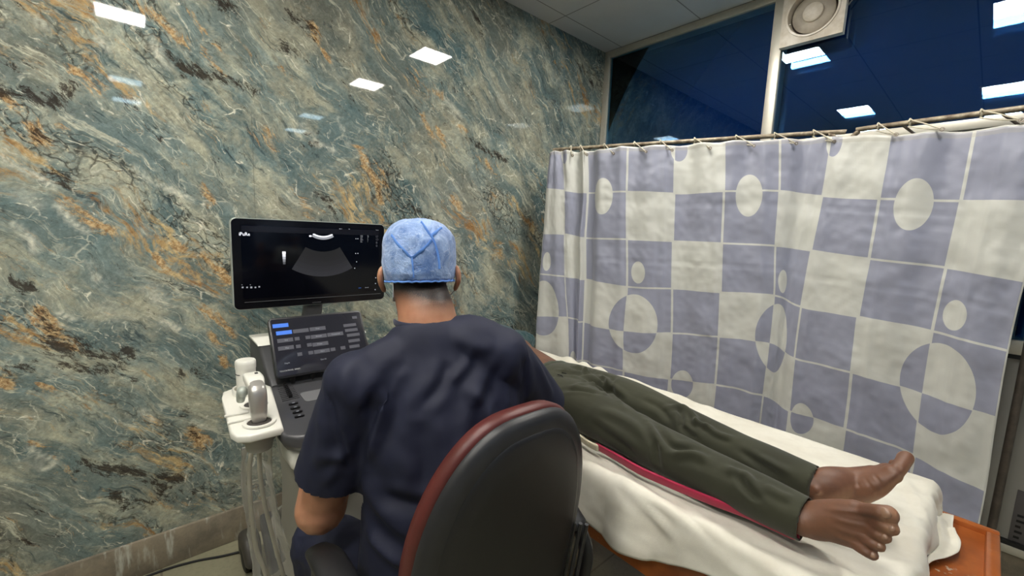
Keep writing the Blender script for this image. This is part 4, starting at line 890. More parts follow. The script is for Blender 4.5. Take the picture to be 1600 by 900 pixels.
# ------------------------------------------------------------ office chair
M_maroon = mat('maroon_leatherette', srgb(88, 38, 34), .38, var=.2, vscale=20, bump=.15, bscale=500)
M_shell = mat('black_chair_shell', srgb(24, 24, 26), .42, bump=.25, bscale=1200)
M_band = mat('worn_grey_edging', srgb(40, 40, 42), .42, var=.2, vscale=30)
cR = V(.013, 1, 0).normalized(); cF = V(-cR.y, cR.x, 0)
cC = V(1.533, .513, 0)
ch = thing('office_chair', 'swivel office chair with maroon padding and black plastic back, where the person in scrubs sits', 'chair', (1.26, .60, 0))
def back_outline(grow, n=64):
    out = []
    zc, hz, hw = .767, .310, .207
    for k in range(n):
        a = 2*PI*k/n; c, s = math.cos(a), math.sin(a)
        e = 3.2
        x = math.copysign(abs(c)**(2/e), c); z = math.copysign(abs(s)**(2/e), s)
        taper = 1-.246*max(0, z)**2-.10*max(0, -z)
        out.append((x*(hw+grow)*taper, zc+z*(hz+grow)))
    return out
def back_pt(s, z, off):      # off: forward (towards the sitter)
    curve = .33*s*s
    return cC+cR*s+V(0, 0, z)-cF*((z-.8)*.13)+cF*(off+curve)
def back_layer(name, layers, m, parent=ch):
    bm = NB(); rings = []
    for grow, off in layers: rings.append([bm.verts.new(back_pt(s, z, off)) for s, z in back_outline(grow)])
    for a, b_ in zip(rings, rings[1:]):
        for k in range(len(a)): bm.faces.new((a[k], a[(k+1) % len(a)], b_[(k+1) % len(a)], b_[k]))
    # fill the ends with inner rings so the faces follow the curve
    for ring, (grow, off) in ((rings[0], layers[0]), (rings[-1], layers[-1])):
        prev = ring
        for f in (.8, .55, .3, .08):
            cur_ = []
            for s, z in back_outline(grow): cur_.append(bm.verts.new(back_pt(s*f, .767+(z-.767)*f, off)))
            for k in range(len(cur_)): bm.faces.new((prev[k], prev[(k+1) % len(cur_)], cur_[(k+1) % len(cur_)], cur_[k]))
            prev = cur_
        bm.faces.new(prev)
    return obj(name, bm, m, parent, angle=60)
back_layer('back_shell', [(-.040, -.012), (-.030, -.008), (-.026, 0.0), (-.024, .014), (-.04, .016)], M_shell)
back_layer('edge_band', [(-.034, -.007), (-.014, -.006), (-.002, .002), (.003, .010), (.003, .016), (-.006, .020), (-.02, .020)], M_band)
back_layer('backrest', [(-.012, .018), (.002, .020), (.008, .030), (.006, .050), (-.012, .064), (-.05, .070)], M_maroon)
bm = NB(); loft(bm, [V(1.285, .525, .355)-cF*.17, V(1.285, .525, .358), V(1.285, .525, .353)+cF*.17], [(.21, .040), (.225, .043), (.21, .038)], side=cR, sup=3.5, seg=32); obj('seat', bm, M_maroon, ch)
bm = NB(); loft(bm, [V(1.285, .525, .300)-cF*.16, V(1.285, .525, .300)+cF*.18], [(.2, .018), (.2, .018)], side=cR, sup=4, seg=28); obj('seat_pan', bm, M_shell, ch)
for s in (-1, 1):
    base = V(1.315, .525, .062)+cR*((.262 if s < 0 else .292)*s)
    bm = NB(); loft(bm, [base-cF*.13+V(0, 0, .60), base-cF*.05+V(0, 0, .635), base+cF*.08+V(0, 0, .64), base+cF*.16+V(0, 0, .615)], [(.026, .014), (.034, .017), (.034, .017), (.026, .013)], side=cR, seg=20, n=6, sup=2.6); am = obj('armrest', bm, M_shell, ch)
    bm = NB(); tube(bm, [base-cF*.13+V(0, 0, .60), base-cF*.16+V(0, 0, .52), base-cF*.12-cR*(.03*s)+V(0, 0, .34), base-cR*(.12*s)+V(0, 0, .262)], [(.022, .014)]*4, n=6); obj('arm_bracket', bm, M_shell, am)
    bm = NB(); tube(bm, [base+cF*.15+V(0, 0, .61), base+cF*.14+V(0, 0, .52), base+cF*.06-cR*(.03*s)+V(0, 0, .34), base-cR*(.12*s)+V(0, 0, .262)], [(.022, .014)]*4, n=6); obj('arm_bracket', bm, M_shell, am)
for k in range(3):
    bm = NB(); tube(bm, [back_pt(.192-.004*k+.012*k, z_, -.004-.012*k+.0) for z_ in (.76, .68, .60, .54)], .0045, n=4, seg=8); obj('back_rib', bm, M_band, ch)
bm = NB(); loft(bm, [back_pt(0, .60, -.02), back_pt(0, .46, -.03), V(1.44, .52, .32), V(1.34, .525, .30)], [(.04, .008)]*4, side=cR, sup=4); obj('back_bracket', bm, M_shell, ch)
cc = V(1.285, .525, 0)
bm = NB(); cyl(bm, cc+V(0, 0, .08), cc+V(0, 0, .30), .026); obj('gas_lift', bm, M_blk, ch)
for k in range(5):
    a = 2*PI*k/5; d = V(math.cos(a), math.sin(a), 0)
    bm = NB(); loft(bm, [cc+V(0, 0, .10), cc+d*.16+V(0, 0, .09), cc+d*.29+V(0, 0, .075)], [(.032, .022), (.026, .018), (.018, .014)], side=d.cross(V(0, 0, 1))); lg = obj('base_spoke', bm, M_blk, ch)
    q = cc+d*.285; 
    bm = NB(); t = d.cross(V(0, 0, 1))
    for s in (-.02, .008): lathe(bm, q+V(0, 0, .028)+t*s, t, [(0, .02), (.002, .028), (.012, .028), (.014, .02)], 20)
    obj('caster', bm, M_rub, lg)

# ------------------------------------------------------------ people: materials
def skin(name, a, b_, hair=None, rough=.5):
    t = NT(name); b = t.b; b.inputs['Roughness'].default_value = rough
    b.inputs['Subsurface Weight'].default_value = .12; b.inputs['Subsurface Radius'].default_value = (1, .35, .2); b.inputs['Subsurface Scale'].default_value = .006
    tc = t.add('ShaderNodeTexCoord'); f, _ = t.noise(tc.outputs['Object'], 16, 5, .6); c = t.mix(t.ramp(f, [(.35, 0.), (.65, 1.)]), a, b_)
    g, _ = t.noise(tc.outputs['Object'], 420, 3, .6); t.bump(g, .18, .0008)
    if hair:
        at = t.add('ShaderNodeAttribute', attribute_name='stubble').outputs['Fac']; h, _ = t.noise(tc.outputs['Object'], 520, 2, .7)
        k = t.math('MULTIPLY', at, t.math('MULTIPLY_ADD', h, .8, .62), clamp=True); c = t.mix(k, c, hair)
    t.lk(c, b.inputs['Base Color']); return t
M_skinA = skin('tan_skin', srgb(182, 132, 102), srgb(166, 114, 86), srgb(30, 22, 20)).m
tB = skin('brown_skin', srgb(120, 82, 60), srgb(98, 66, 50))
at = tB.add('ShaderNodeAttribute', attribute_name='sole').outputs['Fac']
srcl = tB.b.inputs['Base Color'].links[0].from_socket; tB.lk(tB.mix(at, srcl, srgb(172, 130, 100)), tB.b.inputs['Base Color'])
M_skinB = tB.m
M_nail = mat('toenail', srgb(138, 106, 84), .35, coat=.2)
def body_mesh(bm, voxel, smooth): return remeshed(bm, voxel, smooth)
def finger(bm, base, d, nrm, L, r, curl, seg=3):
    """finger from base along d, curling towards -nrm"""
    P = [Vector(base)]; d = Vector(d).normalized(); nrm = Vector(nrm).normalized(); ax = d.cross(nrm).normalized()
    R = [r]
    for k, fr in enumerate((.46, .30, .24)):
        d = Matrix.Rotation(-curl*(1 if k else .6), 3, ax) @ d; P.append(P[-1]+d*L*fr); R.append(r*(1-.09*(k+1)))
    loft(bm, P, R, n=3, seg=12); return P
def hand(bm, wrist, d, nrm, side, curl=.4, s=1.0):
    """palm + five fingers; side = towards the thumb"""
    d = Vector(d).normalized(); nrm = Vector(nrm).normalized(); side = Vector(side).normalized(); wrist = Vector(wrist)
    loft(bm, [wrist-d*.02, wrist+d*.02*s, wrist+d*.055*s, wrist+d*.088*s], [(.027*s, .019*s), (.033*s, .017*s), (.041*s, .015*s), (.039*s, .012*s)], side=side, seg=20, sup=2.6)
    for k, (o_, L, r) in enumerate(((.031, .070, .0092), (.010, .079, .0095), (-.011, .073, .009), (-.030, .058, .0078))):
        finger(bm, wrist+d*(.086-.004*abs(k-1))*s+side*o_*s, d+side*(.12-.08*k), nrm, L*s, r*s, curl*(1+.12*k))
    finger(bm, wrist+d*.030*s+side*.028*s, d*.62+side*.72-nrm*.18, nrm, .066*s, .0115*s, curl*.45)

# ------------------------------------------------------------ person in scrubs (seated)
sF = V(-.895, .445, 0).normalized(); sR = V(.445, .895, 0).normalized()
hF = V(-.872, .489, -.10).normalized(); hR = V(.489, .872, .03).normalized(); hU = hR.cross(hF).normalized()
HC = V(1.112, .536, 1.304)
def hp(r, f, u): return HC+hR*r+hF*f+hU*u
man = thing('person', 'person in navy scrubs and blue surgical cap seated before the scanner, seen from behind', 'person', (1.27, .52, 0))
HB = Matrix((hR, hF, hU)).transposed()
bm = NB()
ell(bm, hp(0, -.008, .022), (.077, .094, .092), HB, 28); ell(bm, hp(0, .028, -.035), (.062, .066, .078), HB, 24)
ell(bm, hp(0, .060, -.075), (.034, .032, .030), HB)                 # chin / jaw
loft(bm, [hp(0, .085, .02), hp(0, .102, -.005), hp(0, .110, -.022)], [(.009, .008), (.011, .011), (.016, .011)], side=hR)  # nose
loft(bm, [hp(-.045, .078, .03), hp(0, .092, .034), hp(.045, .078, .03)], [.009, .011, .009])
loft(bm, [hp(-.022, .088, -.050), hp(0, .096, -.049), hp(.022, .088, -.050)], [.007, .009, .007])
loft(bm, [hp(-.022, .088, -.062), hp(0, .094, -.062), hp(.022, .088, -.062)], [.006, .008, .006])
NB_ = V(1.205, .512, 1.14)
loft(bm, [NB_, V(1.185, .515, 1.20), hp(0, -.022, -.05), hp(0, -.02, .0)], [(.078, .066), (.068, .063), (.065, .064), (.064, .068)], side=list([sR, sR, hR, hR]), seg=28)
for s in (-1, 1):      # ears
    e = hp(.0885*s, -.002, -.030)
    loft(bm, [e+hU*.028+hF*.004, e+hR*(.006*s)+hU*.016-hF*.012, e+hR*(.007*s)-hU*.004-hF*.013, e-hU*.026], [(.007, .012), (.008, .016), (.007, .014), (.006, .009)], side=(hR*1.0), n=5, seg=12)
# torso, arms, legs
TC = [(V(1.255, .525, .585), .165, .115), (V(1.27, .528, .62), .165, .125), (V(1.262, .53, .80), .165, .105), (V(1.235, .525, .96), .175, .10), (V(1.215, .515, 1.06), .165, .085), (V(1.205, .512, 1.13), .10, .068)]
loft(bm, [c for c, a, b_ in TC], [(a, b_) for c, a, b_ in TC], side=sR, seg=32)
SL, EL, WL = V(1.190, .345, 1.065), V(1.100, .290, .740), V(.95, .40, .945)
SR_, ER, WR = V(1.312, .645, 1.108), V(1.292, .822, .930), V(.945, .985, .875)
for S_, E_, W_ in ((SL, EL, WL), (SR_, ER, WR)):
    loft(bm, [S_, S_.lerp(E_, .5), E_], [(.054), (.052), (.049)], seg=20)
    loft(bm, [E_, E_.lerp(W_, .3), W_], [.057, .055, .028], seg=20); ell(bm, E_, (.055, .055, .050))
hand(bm, WL, (WL-EL)*V(1, 1, .0)+V(-.02, 0, .0), (0, 0, 1), V(.3, .9, 0), .25)
hand(bm, WR, V(-.75, .65, .0), (-.1, .2, 1), V(-.6, -.3, .0), .55)
for hx, kx, ax_ in ((V(1.24, .44, .53), V(.945, .335, .54), V(.95, .385, .09)), (V(1.28, .61, .53), V(.99, .78, .54), V(.98, .80, .09))):
    loft(bm, [hx, hx.lerp(kx, .5), kx], [.085, .072, .055], seg=20); loft(bm, [kx, kx.lerp(ax_, .35), ax_], [.055, .052, .036], seg=18)
me = body_mesh(bm, .0045, 3)
# buzz-cut fade on the back of the head and neck
co = get_co(me); rel = co-np.array(HC); cu_, cf_, cr_ = rel@np.array(hU), rel@np.array(hF), rel@np.array(hR)
st = np.clip((cu_+.112+.012*np.sin(cr_*30))/.050, 0, 1)*np.clip((.045-cf_)/.03, 0, 1)*np.clip((.082-np.abs(cr_))/.006, 0, 1)
a_ = me.attributes.new('stubble', 'FLOAT', 'POINT'); a_.data.foreach_set('value', (np.clip(st, 0, 1)**1.2).astype(np.float32))
link_mesh('body', me, M_skinA, man)
body_bvh = None
# hair cap (short dark hair, mostly under the cloth cap)
M_hair = mat('short_black_hair', srgb(24, 18, 16), .6, bump=.5, bscale=900)
bm = NB(); ell(bm, hp(0, -.010, .028), (.0795, .0965, .090), HB, 40)
for v in list(bm.verts):
    r = v.co-HC
    if r.dot(hU) < -.008 or (r.dot(hF) > .06 and r.dot(hU) < .07): bm.verts.remove(v)
obj('hair', bm, M_hair, man)
# surgical cap
def cap_mat():
    t = NT('blue_nonwoven_cap'); b = t.b; b.inputs['Roughness'].default_value = .6; b.inputs['Sheen Weight'].default_value = .3
    tc = t.add('ShaderNodeTexCoord'); f, _ = t.noise(tc.outputs['Object'], 22, 5, .6, 1.0); g, _ = t.noise(tc.outputs['Object'], 240, 3, .7)
    c = t.mix(t.ramp(f, [(.38, 0.), (.64, 1.)]), srgb(88, 124, 184), srgb(158, 184, 224)); t.lk(c, b.inputs['Base Color']); h2, _ = t.noise(tc.outputs['Object'], 60, 4, .7, 2.0); cw = t.ramp(h2, [(.55, 0.), (.66, .55)]); c2 = t.mix(cw, c, srgb(196, 212, 236)); t.lk(c2, b.inputs['Base Color']); t.bump(t.math('ADD', f, t.math('ADD', t.math('MULTIPLY', g, .25), t.math('MULTIPLY', h2, .5))), .8, .006); return t.m
M_cap = cap_mat(); M_pipe = mat('blue_cap_binding', srgb(98, 146, 222), .6)
bm = NB(); NUc, NVc = 72, 30; rings = []
for j in range(NVc+1):
    q = j/NVc; ang = math.radians(-24+q*114); ring = []
    for i in range(NUc):
        th = 2*PI*i/NUc; cx, cy = math.cos(th), math.sin(th)
        e = 2.75; cz = math.copysign(abs(math.sin(ang))**(2/e), math.sin(ang)); rr_ = max(math.cos(ang), 0)**(2/e)
        gather = 1+.018*math.sin(th*23)*(1-q)**3+.006*math.sin(th*7+q*6)
        x = .089*cx*rr_*gather; y = .108*cy*rr_*gather; z = .012+.100*cz
        z += .012*(cy if cy > 0 else 0)*(1-q)           # rises over the forehead
        x *= 1.0+.035*max(0, math.sin(q*PI))**2
        ring.append(bm.verts.new(hp(x, y-.010, z+.008)))
    rings.append(ring)
for a, b_ in zip(rings, rings[1:]):
    for k in range(NUc): bm.faces.new((a[k], a[(k+1) % NUc], b_[(k+1) % NUc], b_[k]))
bm.faces.new(rings[-1])
bmesh.ops.recalc_face_normals(bm, faces=bm.faces)
me = bpy.data.meshes.new('surgical_cap'); bm.to_mesh(me); bm.free()
wrinkle(me, .0022, 30, (1, 1, 1), 2.0); wrinkle(me, .0014, 46, (1, 1, .6), 4.0, True)
folds(me, [([(622, 392), (638, 385), (655, 392)], .004, .004), ([(615, 410), (640, 413), (670, 408)], .004, .003), ([(655, 380), (672, 395), (678, 412)], .005, .003), ([(640, 362), (650, 372), (640, 385)], .005, .003),
           ([(603, 425), (640, 428), (690, 424)], .005, .004), ([(608, 380), (606, 405), (612, 425)], .005, -.003), ([(696, 375), (700, 395), (696, 415)], .005, .003)])
cap_bvh = bvh_of(me)
def on_cap(px, py, off=.001):
    h = cap_bvh.ray_cast(CAM, ray(px, py).normalized()); return (h[0]+h[1].normalized()*0 if h[0] is None else h[0]+(h[1] if h[1].dot(CAM-h[0]) > 0 else -h[1])*off) if h[0] is not None else None
pipes = [[(603, 356), (612, 368), (622, 382), (633, 393), (643, 403), (656, 394), (668, 384), (674, 376)], [(674, 369), (682, 363), (690, 357), (697, 353)], [(658, 348), (664, 356), (670, 365), (676, 374), (682, 390), (685, 405), (686, 420)], [(643, 403), (644, 412), (645, 422), (646, 433)]]
pp = [[p for p in (on_cap(*q) for q in L) if p is not None] for L in pipes]
cap = link_mesh('surgical_cap', me, M_cap, man); md = cap.modifiers.new('t', 'SOLIDIFY'); md.thickness = .0012
for L in pp:
    if len(L) > 1:
        bm = NB(); loft(bm, L, [(.0046, .0014)]*len(L), side=(sR if False else None), n=4, seg=8); obj('cap_seam', bm, M_pipe, cap)
bm = NB(); el = [hp(.0855*math.cos(2*PI*i/60), .103*math.sin(2*PI*i/60)-.010, -.034+.012*max(0, math.sin(2*PI*i/60))+.0012*math.sin(i*2.6)) for i in range(61)]
tube(bm, el, .0022, n=1, seg=8); obj('elastic_edge', bm, M_pipe, cap)
# mask with ear loops
M_mask = mat('white_mask_cloth', srgb(218, 222, 226), .8)
bm = NB(); R_ = []
for i in range(17):
    th = math.radians(-78+156*i/16); row = []
    for j in range(7):
        q = j/6; rr_ = 1-.10*abs(math.sin(th))**4; row.append(bm.verts.new(hp(.080*math.sin(th)*rr_, .030+.092*math.cos(th)-.012*abs(2*q-1)**2+.010*math.sin(q*PI), -.005-.082*q-(.015*(1-abs(math.sin(th))))*q)))
    R_.append(row)
for a, b_ in zip(R_, R_[1:]):
    for k in range(6): bm.faces.new((a[k], a[k+1], b_[k+1], b_[k]))
mk = obj('face_mask', bm, M_mask, man); md = mk.modifiers.new('t', 'SOLIDIFY'); md.thickness = .0015
for s in (-1, 1):
    bm = NB(); e = hp(.0885*s, -.002, -.030)
    tube(bm, [hp(.080*s, .048, -.016), e+hU*.012+hR*(.003*s)+hF*.004, e+hU*.018-hF*.006+hR*(.005*s), e-hU*.002-hF*.020+hR*(.004*s), e-hU*.024-hF*.006+hR*.001*s, hp(.078*s, .040, -.075)], .0013, n=5, seg=6); obj('ear_loop', bm, M_mask, mk)
# scrub shirt
M_navy = weave('navy_scrub_cotton', srgb(17, 23, 50), .72, 1400, .15, srgb(14, 18, 40), vscale=4, sheen=.0)
bm = NB()
TS = [(V(1.250, .525, .50), .205, .150), (V(1.258, .528, .60), .200, .142), (V(1.268, .53, .78), .198, .128), (V(1.245, .525, .94), .205, .122), (V(1.225, .518, 1.04), .20, .106), (V(1.208, .513, 1.105), .150, .086), (V(1.198, .512, 1.145), .108, .080), (V(1.188, .514, 1.174), .079, .069)]
loft(bm, [c for c, a, b_ in TS], [(a, b_) for c, a, b_ in TS], side=sR, seg=40, cap=False)
hl = SL.lerp(EL, .72); hr = SR_.lerp(ER, 1.02)
def sleeve(S_, hem, r0, r1):
    d = (hem-S_).normalized(); loft(bm, [S_-d*.02+V(0, 0, 0), S_.lerp(hem, .35), S_.lerp(hem, .7), hem], [r0*.92, r0, (r0+r1)/2, r1], seg=28, cap=False)
    ell(bm, S_, (r0, r0, r0*.95))
sleeve(SL, hl, .074, .080); sleeve(SR_, hr, .071, .068)
# yoke between neck and shoulders
loft(bm, [SL+V(0, 0, .0), V(1.195, .44, 1.105), V(1.205, .512, 1.12), V(1.262, .582, 1.138), SR_], [.062, .060, .055, .066, .064], seg=20)
me = remeshed(bm, .0065, 5)
# open the sleeves
bm = NB(); bm.from_mesh(me); bm.normal_update(); kill = []
for f in bm.faces:
    c = f.calc_center_median()
    for S_, hem in ((SL, hl), (SR_, hr)):
        d = (hem-S_).normalized(); q = c-hem
        if q.dot(d) > -.006 and (q-d*q.dot(d)).length < .10 and q.length < .11: kill.append(f)
bmesh.ops.delete(bm, geom=list(set(kill)), context='FACES'); bm.to_mesh(me); bm.free(); me.update()
folds(me, [
 ([(560,560),(556,600),(550,650),(545,700)], .014, -0.0055), ([(575,565),(600,620),(590,680)], .016, 0.0055), ([(548,575),(560,640),(590,700),(620,760)], .018, 0.0062),
 ([(600,590),(570,640),(560,690)], .012, -0.0049), ([(640,570),(610,610),(590,660)], .013, 0.0049), ([(765,580),(740,620),(725,680),(715,740)], .018, 0.0062), ([(790,560),(765,610),(745,650)], .012, -0.0049),
 ([(812,545),(820,600),(815,660)], .010, -0.0069), ([(800,540),(790,600),(795,650)], .014, 0.0055), ([(655,650),(660,720),(650,800)], .020, -0.0049), ([(690,640),(700,720),(690,800)], .022, 0.0049),
 ([(560,740),(600,800),(650,850)], .022, 0.0076), ([(575,790),(620,850),(660,880)], .018, -0.0062), ([(600,690),(640,740),(660,800)], .016, 0.0042), ([(500,640),(505,690),(490,740)], .014, 0.0042), ([(530,600),(520,660),(525,720)], .014, -0.0042),
 ([(540,700),(520,740),(500,760)], .012, 0.0042), ([(835,560),(850,590),(865,625)], .010, 0.0042), ([(660,505),(655,560),(660,600)], .020, -0.0027), ([(700,520),(740,540),(780,545)], .014, 0.0035), ([(620,520),(580,545),(545,575)], .014, 0.0035),
 ([(750,680),(735,730),(725,790)], .016, -0.0049), ([(600,850),(640,870),(680,885)], .016, 0.0055),
 ([(507,598),(518,640),(535,690),(548,735)], .0035, -.005), ([(818,535),(822,575),(820,620)], .0035, -.005),
 ([(470,700),(500,715),(540,712)], .012, .006), ([(585,600),(600,640),(585,690),(575,730)], .012, .010), ([(700,560),(690,600),(655,640)], .012, -.007), ([(730,600),(760,640),(770,690)], .014, .009),
 ([(590,770),(640,790),(690,790)], .014, -.009), ([(575,830),(600,860),(640,890)], .012, .010), ([(740,540),(725,575),(700,600)], .010, .006)])
wrinkle(me, .0010, 9, (1, 1, .6), 1.5); wrinkle(me, .0008, 30, (1, 1, 1), 7.5)
sh = link_mesh('scrub_shirt', me, M_navy, man)
# collar band and hems
M_navy2 = weave('navy_collar_band', srgb(19, 25, 54), .7, 1400, .15)
bm = NB(); ctr = V(1.189, .514, 1.176); ring = []
for i in range(49):
    a = 2*PI*i/48; ring.append(ctr+sR*(.0755*math.cos(a))+sF*(.068*math.sin(a))+V(0, 0, .006-.030*max(0, math.sin(a))+.012*abs(math.cos(a))*0))
loft(bm, ring, [(.0075, .0035)]*len(ring), side=(0, 0, 1), n=1, seg=8, cap=False); obj('collar', bm, M_navy2, sh)
# trousers
bm = NB()
loft(bm, [V(1.255, .528, .68), V(1.258, .525, .60), V(1.258, .525, .585)], [(.185, .13), (.192, .14), (.18, .13)], side=sR, seg=32)
for hx, kx, ax_ in ((V(1.24, .44, .53), V(.945, .335, .54), V(.95, .385, .12)), (V(1.28, .61, .53), V(.99, .78, .54), V(.98, .80, .12))):
    loft(bm, [hx, hx.lerp(kx, .5), kx], [.102, .092, .074], seg=24); loft(bm, [kx, kx.lerp(ax_, .4), ax_], [.074, .074, .068], seg=24)
me = remeshed(bm, .008, 4); wrinkle(me, .004, 12, (1, 1, 1), 5.0); wrinkle(me, .003, 22, (1, 1, 1), 2.2, True)
link_mesh('scrub_trousers', me, M_navy, man)
for x, y in ((.95, .385), (.98, .80)):
    bm = NB(); loft(bm, [(x+.03, y, .045), (x-.05, y, .045), (x-.13, y, .032)], [(.038, .042), (.042, .04), (.035, .026)], side=(0, 1, 0), sup=2.6); obj('shoe', bm, M_blk, man)

# ------------------------------------------------------------ person lying on the bed
pt = thing('person', 'person in olive trousers lying barefoot on their back on the white sheet', 'person', (1.1, 1.28, .695))
NA, FA = V(1.862, 1.100, .772), V(1.842, 1.262, .785)
bm = NB()
loft(bm, [(.52, 1.36, .782), (.66, 1.335, .778), (.80, 1.305, .774), (.90, 1.29, .774), (1.02, 1.28, .774)], [(.152, .080), (.146, .078), (.142, .074), (.142, .070), (.140, .070)], side=(0, 1, 0), seg=32)
loft(bm, [(.33, 1.39, .79), (.52, 1.36, .79)], [(.17, .085), (.155, .09)], side=(0, 1, 0), seg=28)
loft(bm, [(.40, 1.38, .79), (.30, 1.40, .80), (.22, 1.41, .80)], [.06, .055, .055])
HP = V(.135, 1.42, .792); ell(bm, HP, (.105, .075, .086)); ell(bm, HP+V(.045, 0, .02), (.065, .06, .065))
loft(bm, [HP+V(-.02, 0, .09), HP+V(.01, 0, .112), HP+V(.022, 0, .10)], [.008, .012, .014]); 
loft(bm, [HP+V(.055, -.02, .075), HP+V(.055, 0, .085), HP+V(.055, .02, .075)], [.007, .009, .007]); ell(bm, HP+V(.085, 0, .062), (.024, .028, .022))
for s in (-1, 1): ell(bm, HP+V(0, .074*s, 0), (.028, .010, .018)); ell(bm, HP+V(-.022, .03*s, .078), (.014, .017, .012))
# arms bent up over the chest and behind the head
for S_, E_, W_, d in ((V(.38, 1.22, .80), V(.34, 1.10, .75), V(.10, 1.16, .745), V(-.9, .2, -.0)), (V(.38, 1.55, .80), V(.28, 1.62, .75), V(.10, 1.58, .745), V(-.9, -.1, .0))):
    loft(bm, [S_, S_.lerp(E_, .5), E_], [.048, .043, .038]); loft(bm, [E_, E_.lerp(W_, .4), W_], [.038, .036, .024]); hand(bm, W_, d, (0, 0, 1), (-1, 0, 0), .35)
for hx, kx, ax_ in ((V(1.02, 1.20, .775), V(1.45, 1.135, .765), NA), (V(1.02, 1.35, .775), V(1.45, 1.335, .77), FA)):
    loft(bm, [hx, hx.lerp(kx, .5), kx], [.062, .058, .046], seg=20); loft(bm, [kx, kx.lerp(ax_, .35), ax_.lerp(kx, .12), ax_], [.048, .046, .034, .033], seg=20)
# near foot: rolled outwards, upper side to the camera, big toe on top
ft = NB()
n_tip = [onp(1396, 811, 2, .873), onp(1400, 834, 2, .849), onp(1388, 847, 2, .826), onp(1379, 861, 2, .802), onp(1368, 875, 2, .776)]
n_base = [V(1.966, 1.096, .860), V(1.972, 1.090, .840), V(1.969, 1.088, .820), V(1.962, 1.086, .799), V(1.952, 1.086, .778)]
loft(bm, [NA-V(.03, -.004, 0), NA+V(.012, .012, .004), V(1.900, 1.112, .790), V(1.938, 1.104, .808), V(1.970, 1.097, .819)], [(.034, .033), (.040, .038), (.043, .034), (.049, .026), (.050, .017)], side=(.12, 0, 1), seg=28, n=6)
loft(bm, [V(1.852, 1.145, .752), V(1.885, 1.145, .758), V(1.925, 1.125, .785)], [(.032, .030), (.034, .028), (.036, .02)], side=(.1, 0, 1), seg=20)
ell(bm, V(1.952, 1.106, .850), (.028, .016, .014)); ell(bm, V(1.945, 1.098, .778), (.024, .015, .015))
for k, (b_, t_) in enumerate(zip(n_base, n_tip)):
    r = (.0180, .0122, .0112, .0108, .0108)[k]; m_ = b_.lerp(t_, .55)+V(0, -.006, .002)
    b_ = b_+V(0, .003, -.006 if k == 0 else 0); loft(bm, [b_-(t_-b_)*.7+V(-.006, .008, -.004 if k == 0 else 0), b_, m_, t_-(t_-b_).normalized()*r*.6], [r*.7, r*.92, r*.90, r*1.06], n=4, seg=14)
# far foot: toes up, sole and inner side turned to the camera
f_ = V(.50, .36, .78).normalized(); l_ = V(-.25, .90, -.28); l_ = (l_-f_*l_.dot(f_)).normalized()
FH, FB = V(1.888, 1.287, .742), V(1.968, 1.352, .848)
loft(bm, [FH, FH.lerp(FB, .33)+V(-.006, .004, .004), FH.lerp(FB, .68), FB], [(.032, .034), (.040, .036), (.053, .032), (.057, .022)], side=l_, seg=28, n=6)
loft(bm, [FA, FA+V(.030, .018, .012), FH.lerp(FB, .45)+V(-.018, .012, .012), FH.lerp(FB, .8)+V(-.010, .006, .006)], [(.034, .035), (.040, .042), (.040, .036), (.036, .022)], side=l_, seg=24, n=6)
ell(bm, FH+V(-.004, .004, .004), (.033, .033, .034)); ell(bm, FB-l_*.030+f_*.002, (.021, .021, .021)); ell(bm, FA+V(.012, -.030, .006), (.010, .008, .011))
bt = onp(1419, 716, 2, .897)
loft(bm, [FB-l_*.030-f_*.01, FB-l_*.031+f_*.018, bt-f_*.008], [.0165, .0155, .0165], n=5, seg=16)
for k in range(4):
    o_ = -.008+.019*k; b0 = FB+l_*o_; r = .0098-.0005*k; L = (.046, .043, .037, .030)[k]
    loft(bm, [b0-f_*.01, b0+f_*L*.5+f_.cross(l_)*-.003, b0+f_*L*.85], [r, r*.92, r*1.02], n=4, seg=12)
me = remeshed(bm, .0036, 2)
co = get_co(me); no = get_no(me)
sn = f_.cross(l_); sn = sn if sn.x > 0 else -sn
sole = np.zeros(len(co)); m1 = (co[:, 0] > 1.84) & (co[:, 1] > 1.20)
sole[m1] = np.clip((no[m1]@np.array(sn)-.25)/.5, 0, 1)
m2 = (co[:, 0] > 1.84) & (co[:, 1] <= 1.20); sole[m2] = np.clip((no[m2][:, 1]-.1)/.5, 0, 1)
mt_ = m2 & (co[:, 0] > 1.982); sole[mt_] = np.maximum(sole[mt_], .55*np.clip((co[mt_, 0]-1.982)/.02, 0, 1))
a_ = me.attributes.new('sole', 'FLOAT', 'POINT'); a_.data.foreach_set('value', (sole*.8).astype(np.float32))
folds(me, [([(1365, 745), (1375, 760), (1380, 775)], .003, -.0022), ([(1350, 750), (1362, 768), (1366, 782)], .003, -.002), ([(1395, 722), (1402, 730), (1406, 738)], .003, -.003), ([(1338, 757), (1350, 775)], .003, -.0018),
           ([(1290, 800), (1340, 805), (1370, 808)], .004, .002), ([(1300, 815), (1340, 825), (1372, 832)], .0035, .0018), ([(1300, 828), (1335, 840), (1365, 846)], .0035, .0018), ([(1300, 840), (1330, 853), (1355, 861)], .0035, .0015)])
co = get_co(me); no = get_no(me); cov = np.clip((co[:, 0]-.905)/.03, 0, 1)*np.clip((1.815-co[:, 0])/.03, 0, 1)
set_co(me, co-no*(cov*.016)[:, None])
link_mesh('body', me, M_skinB, pt)
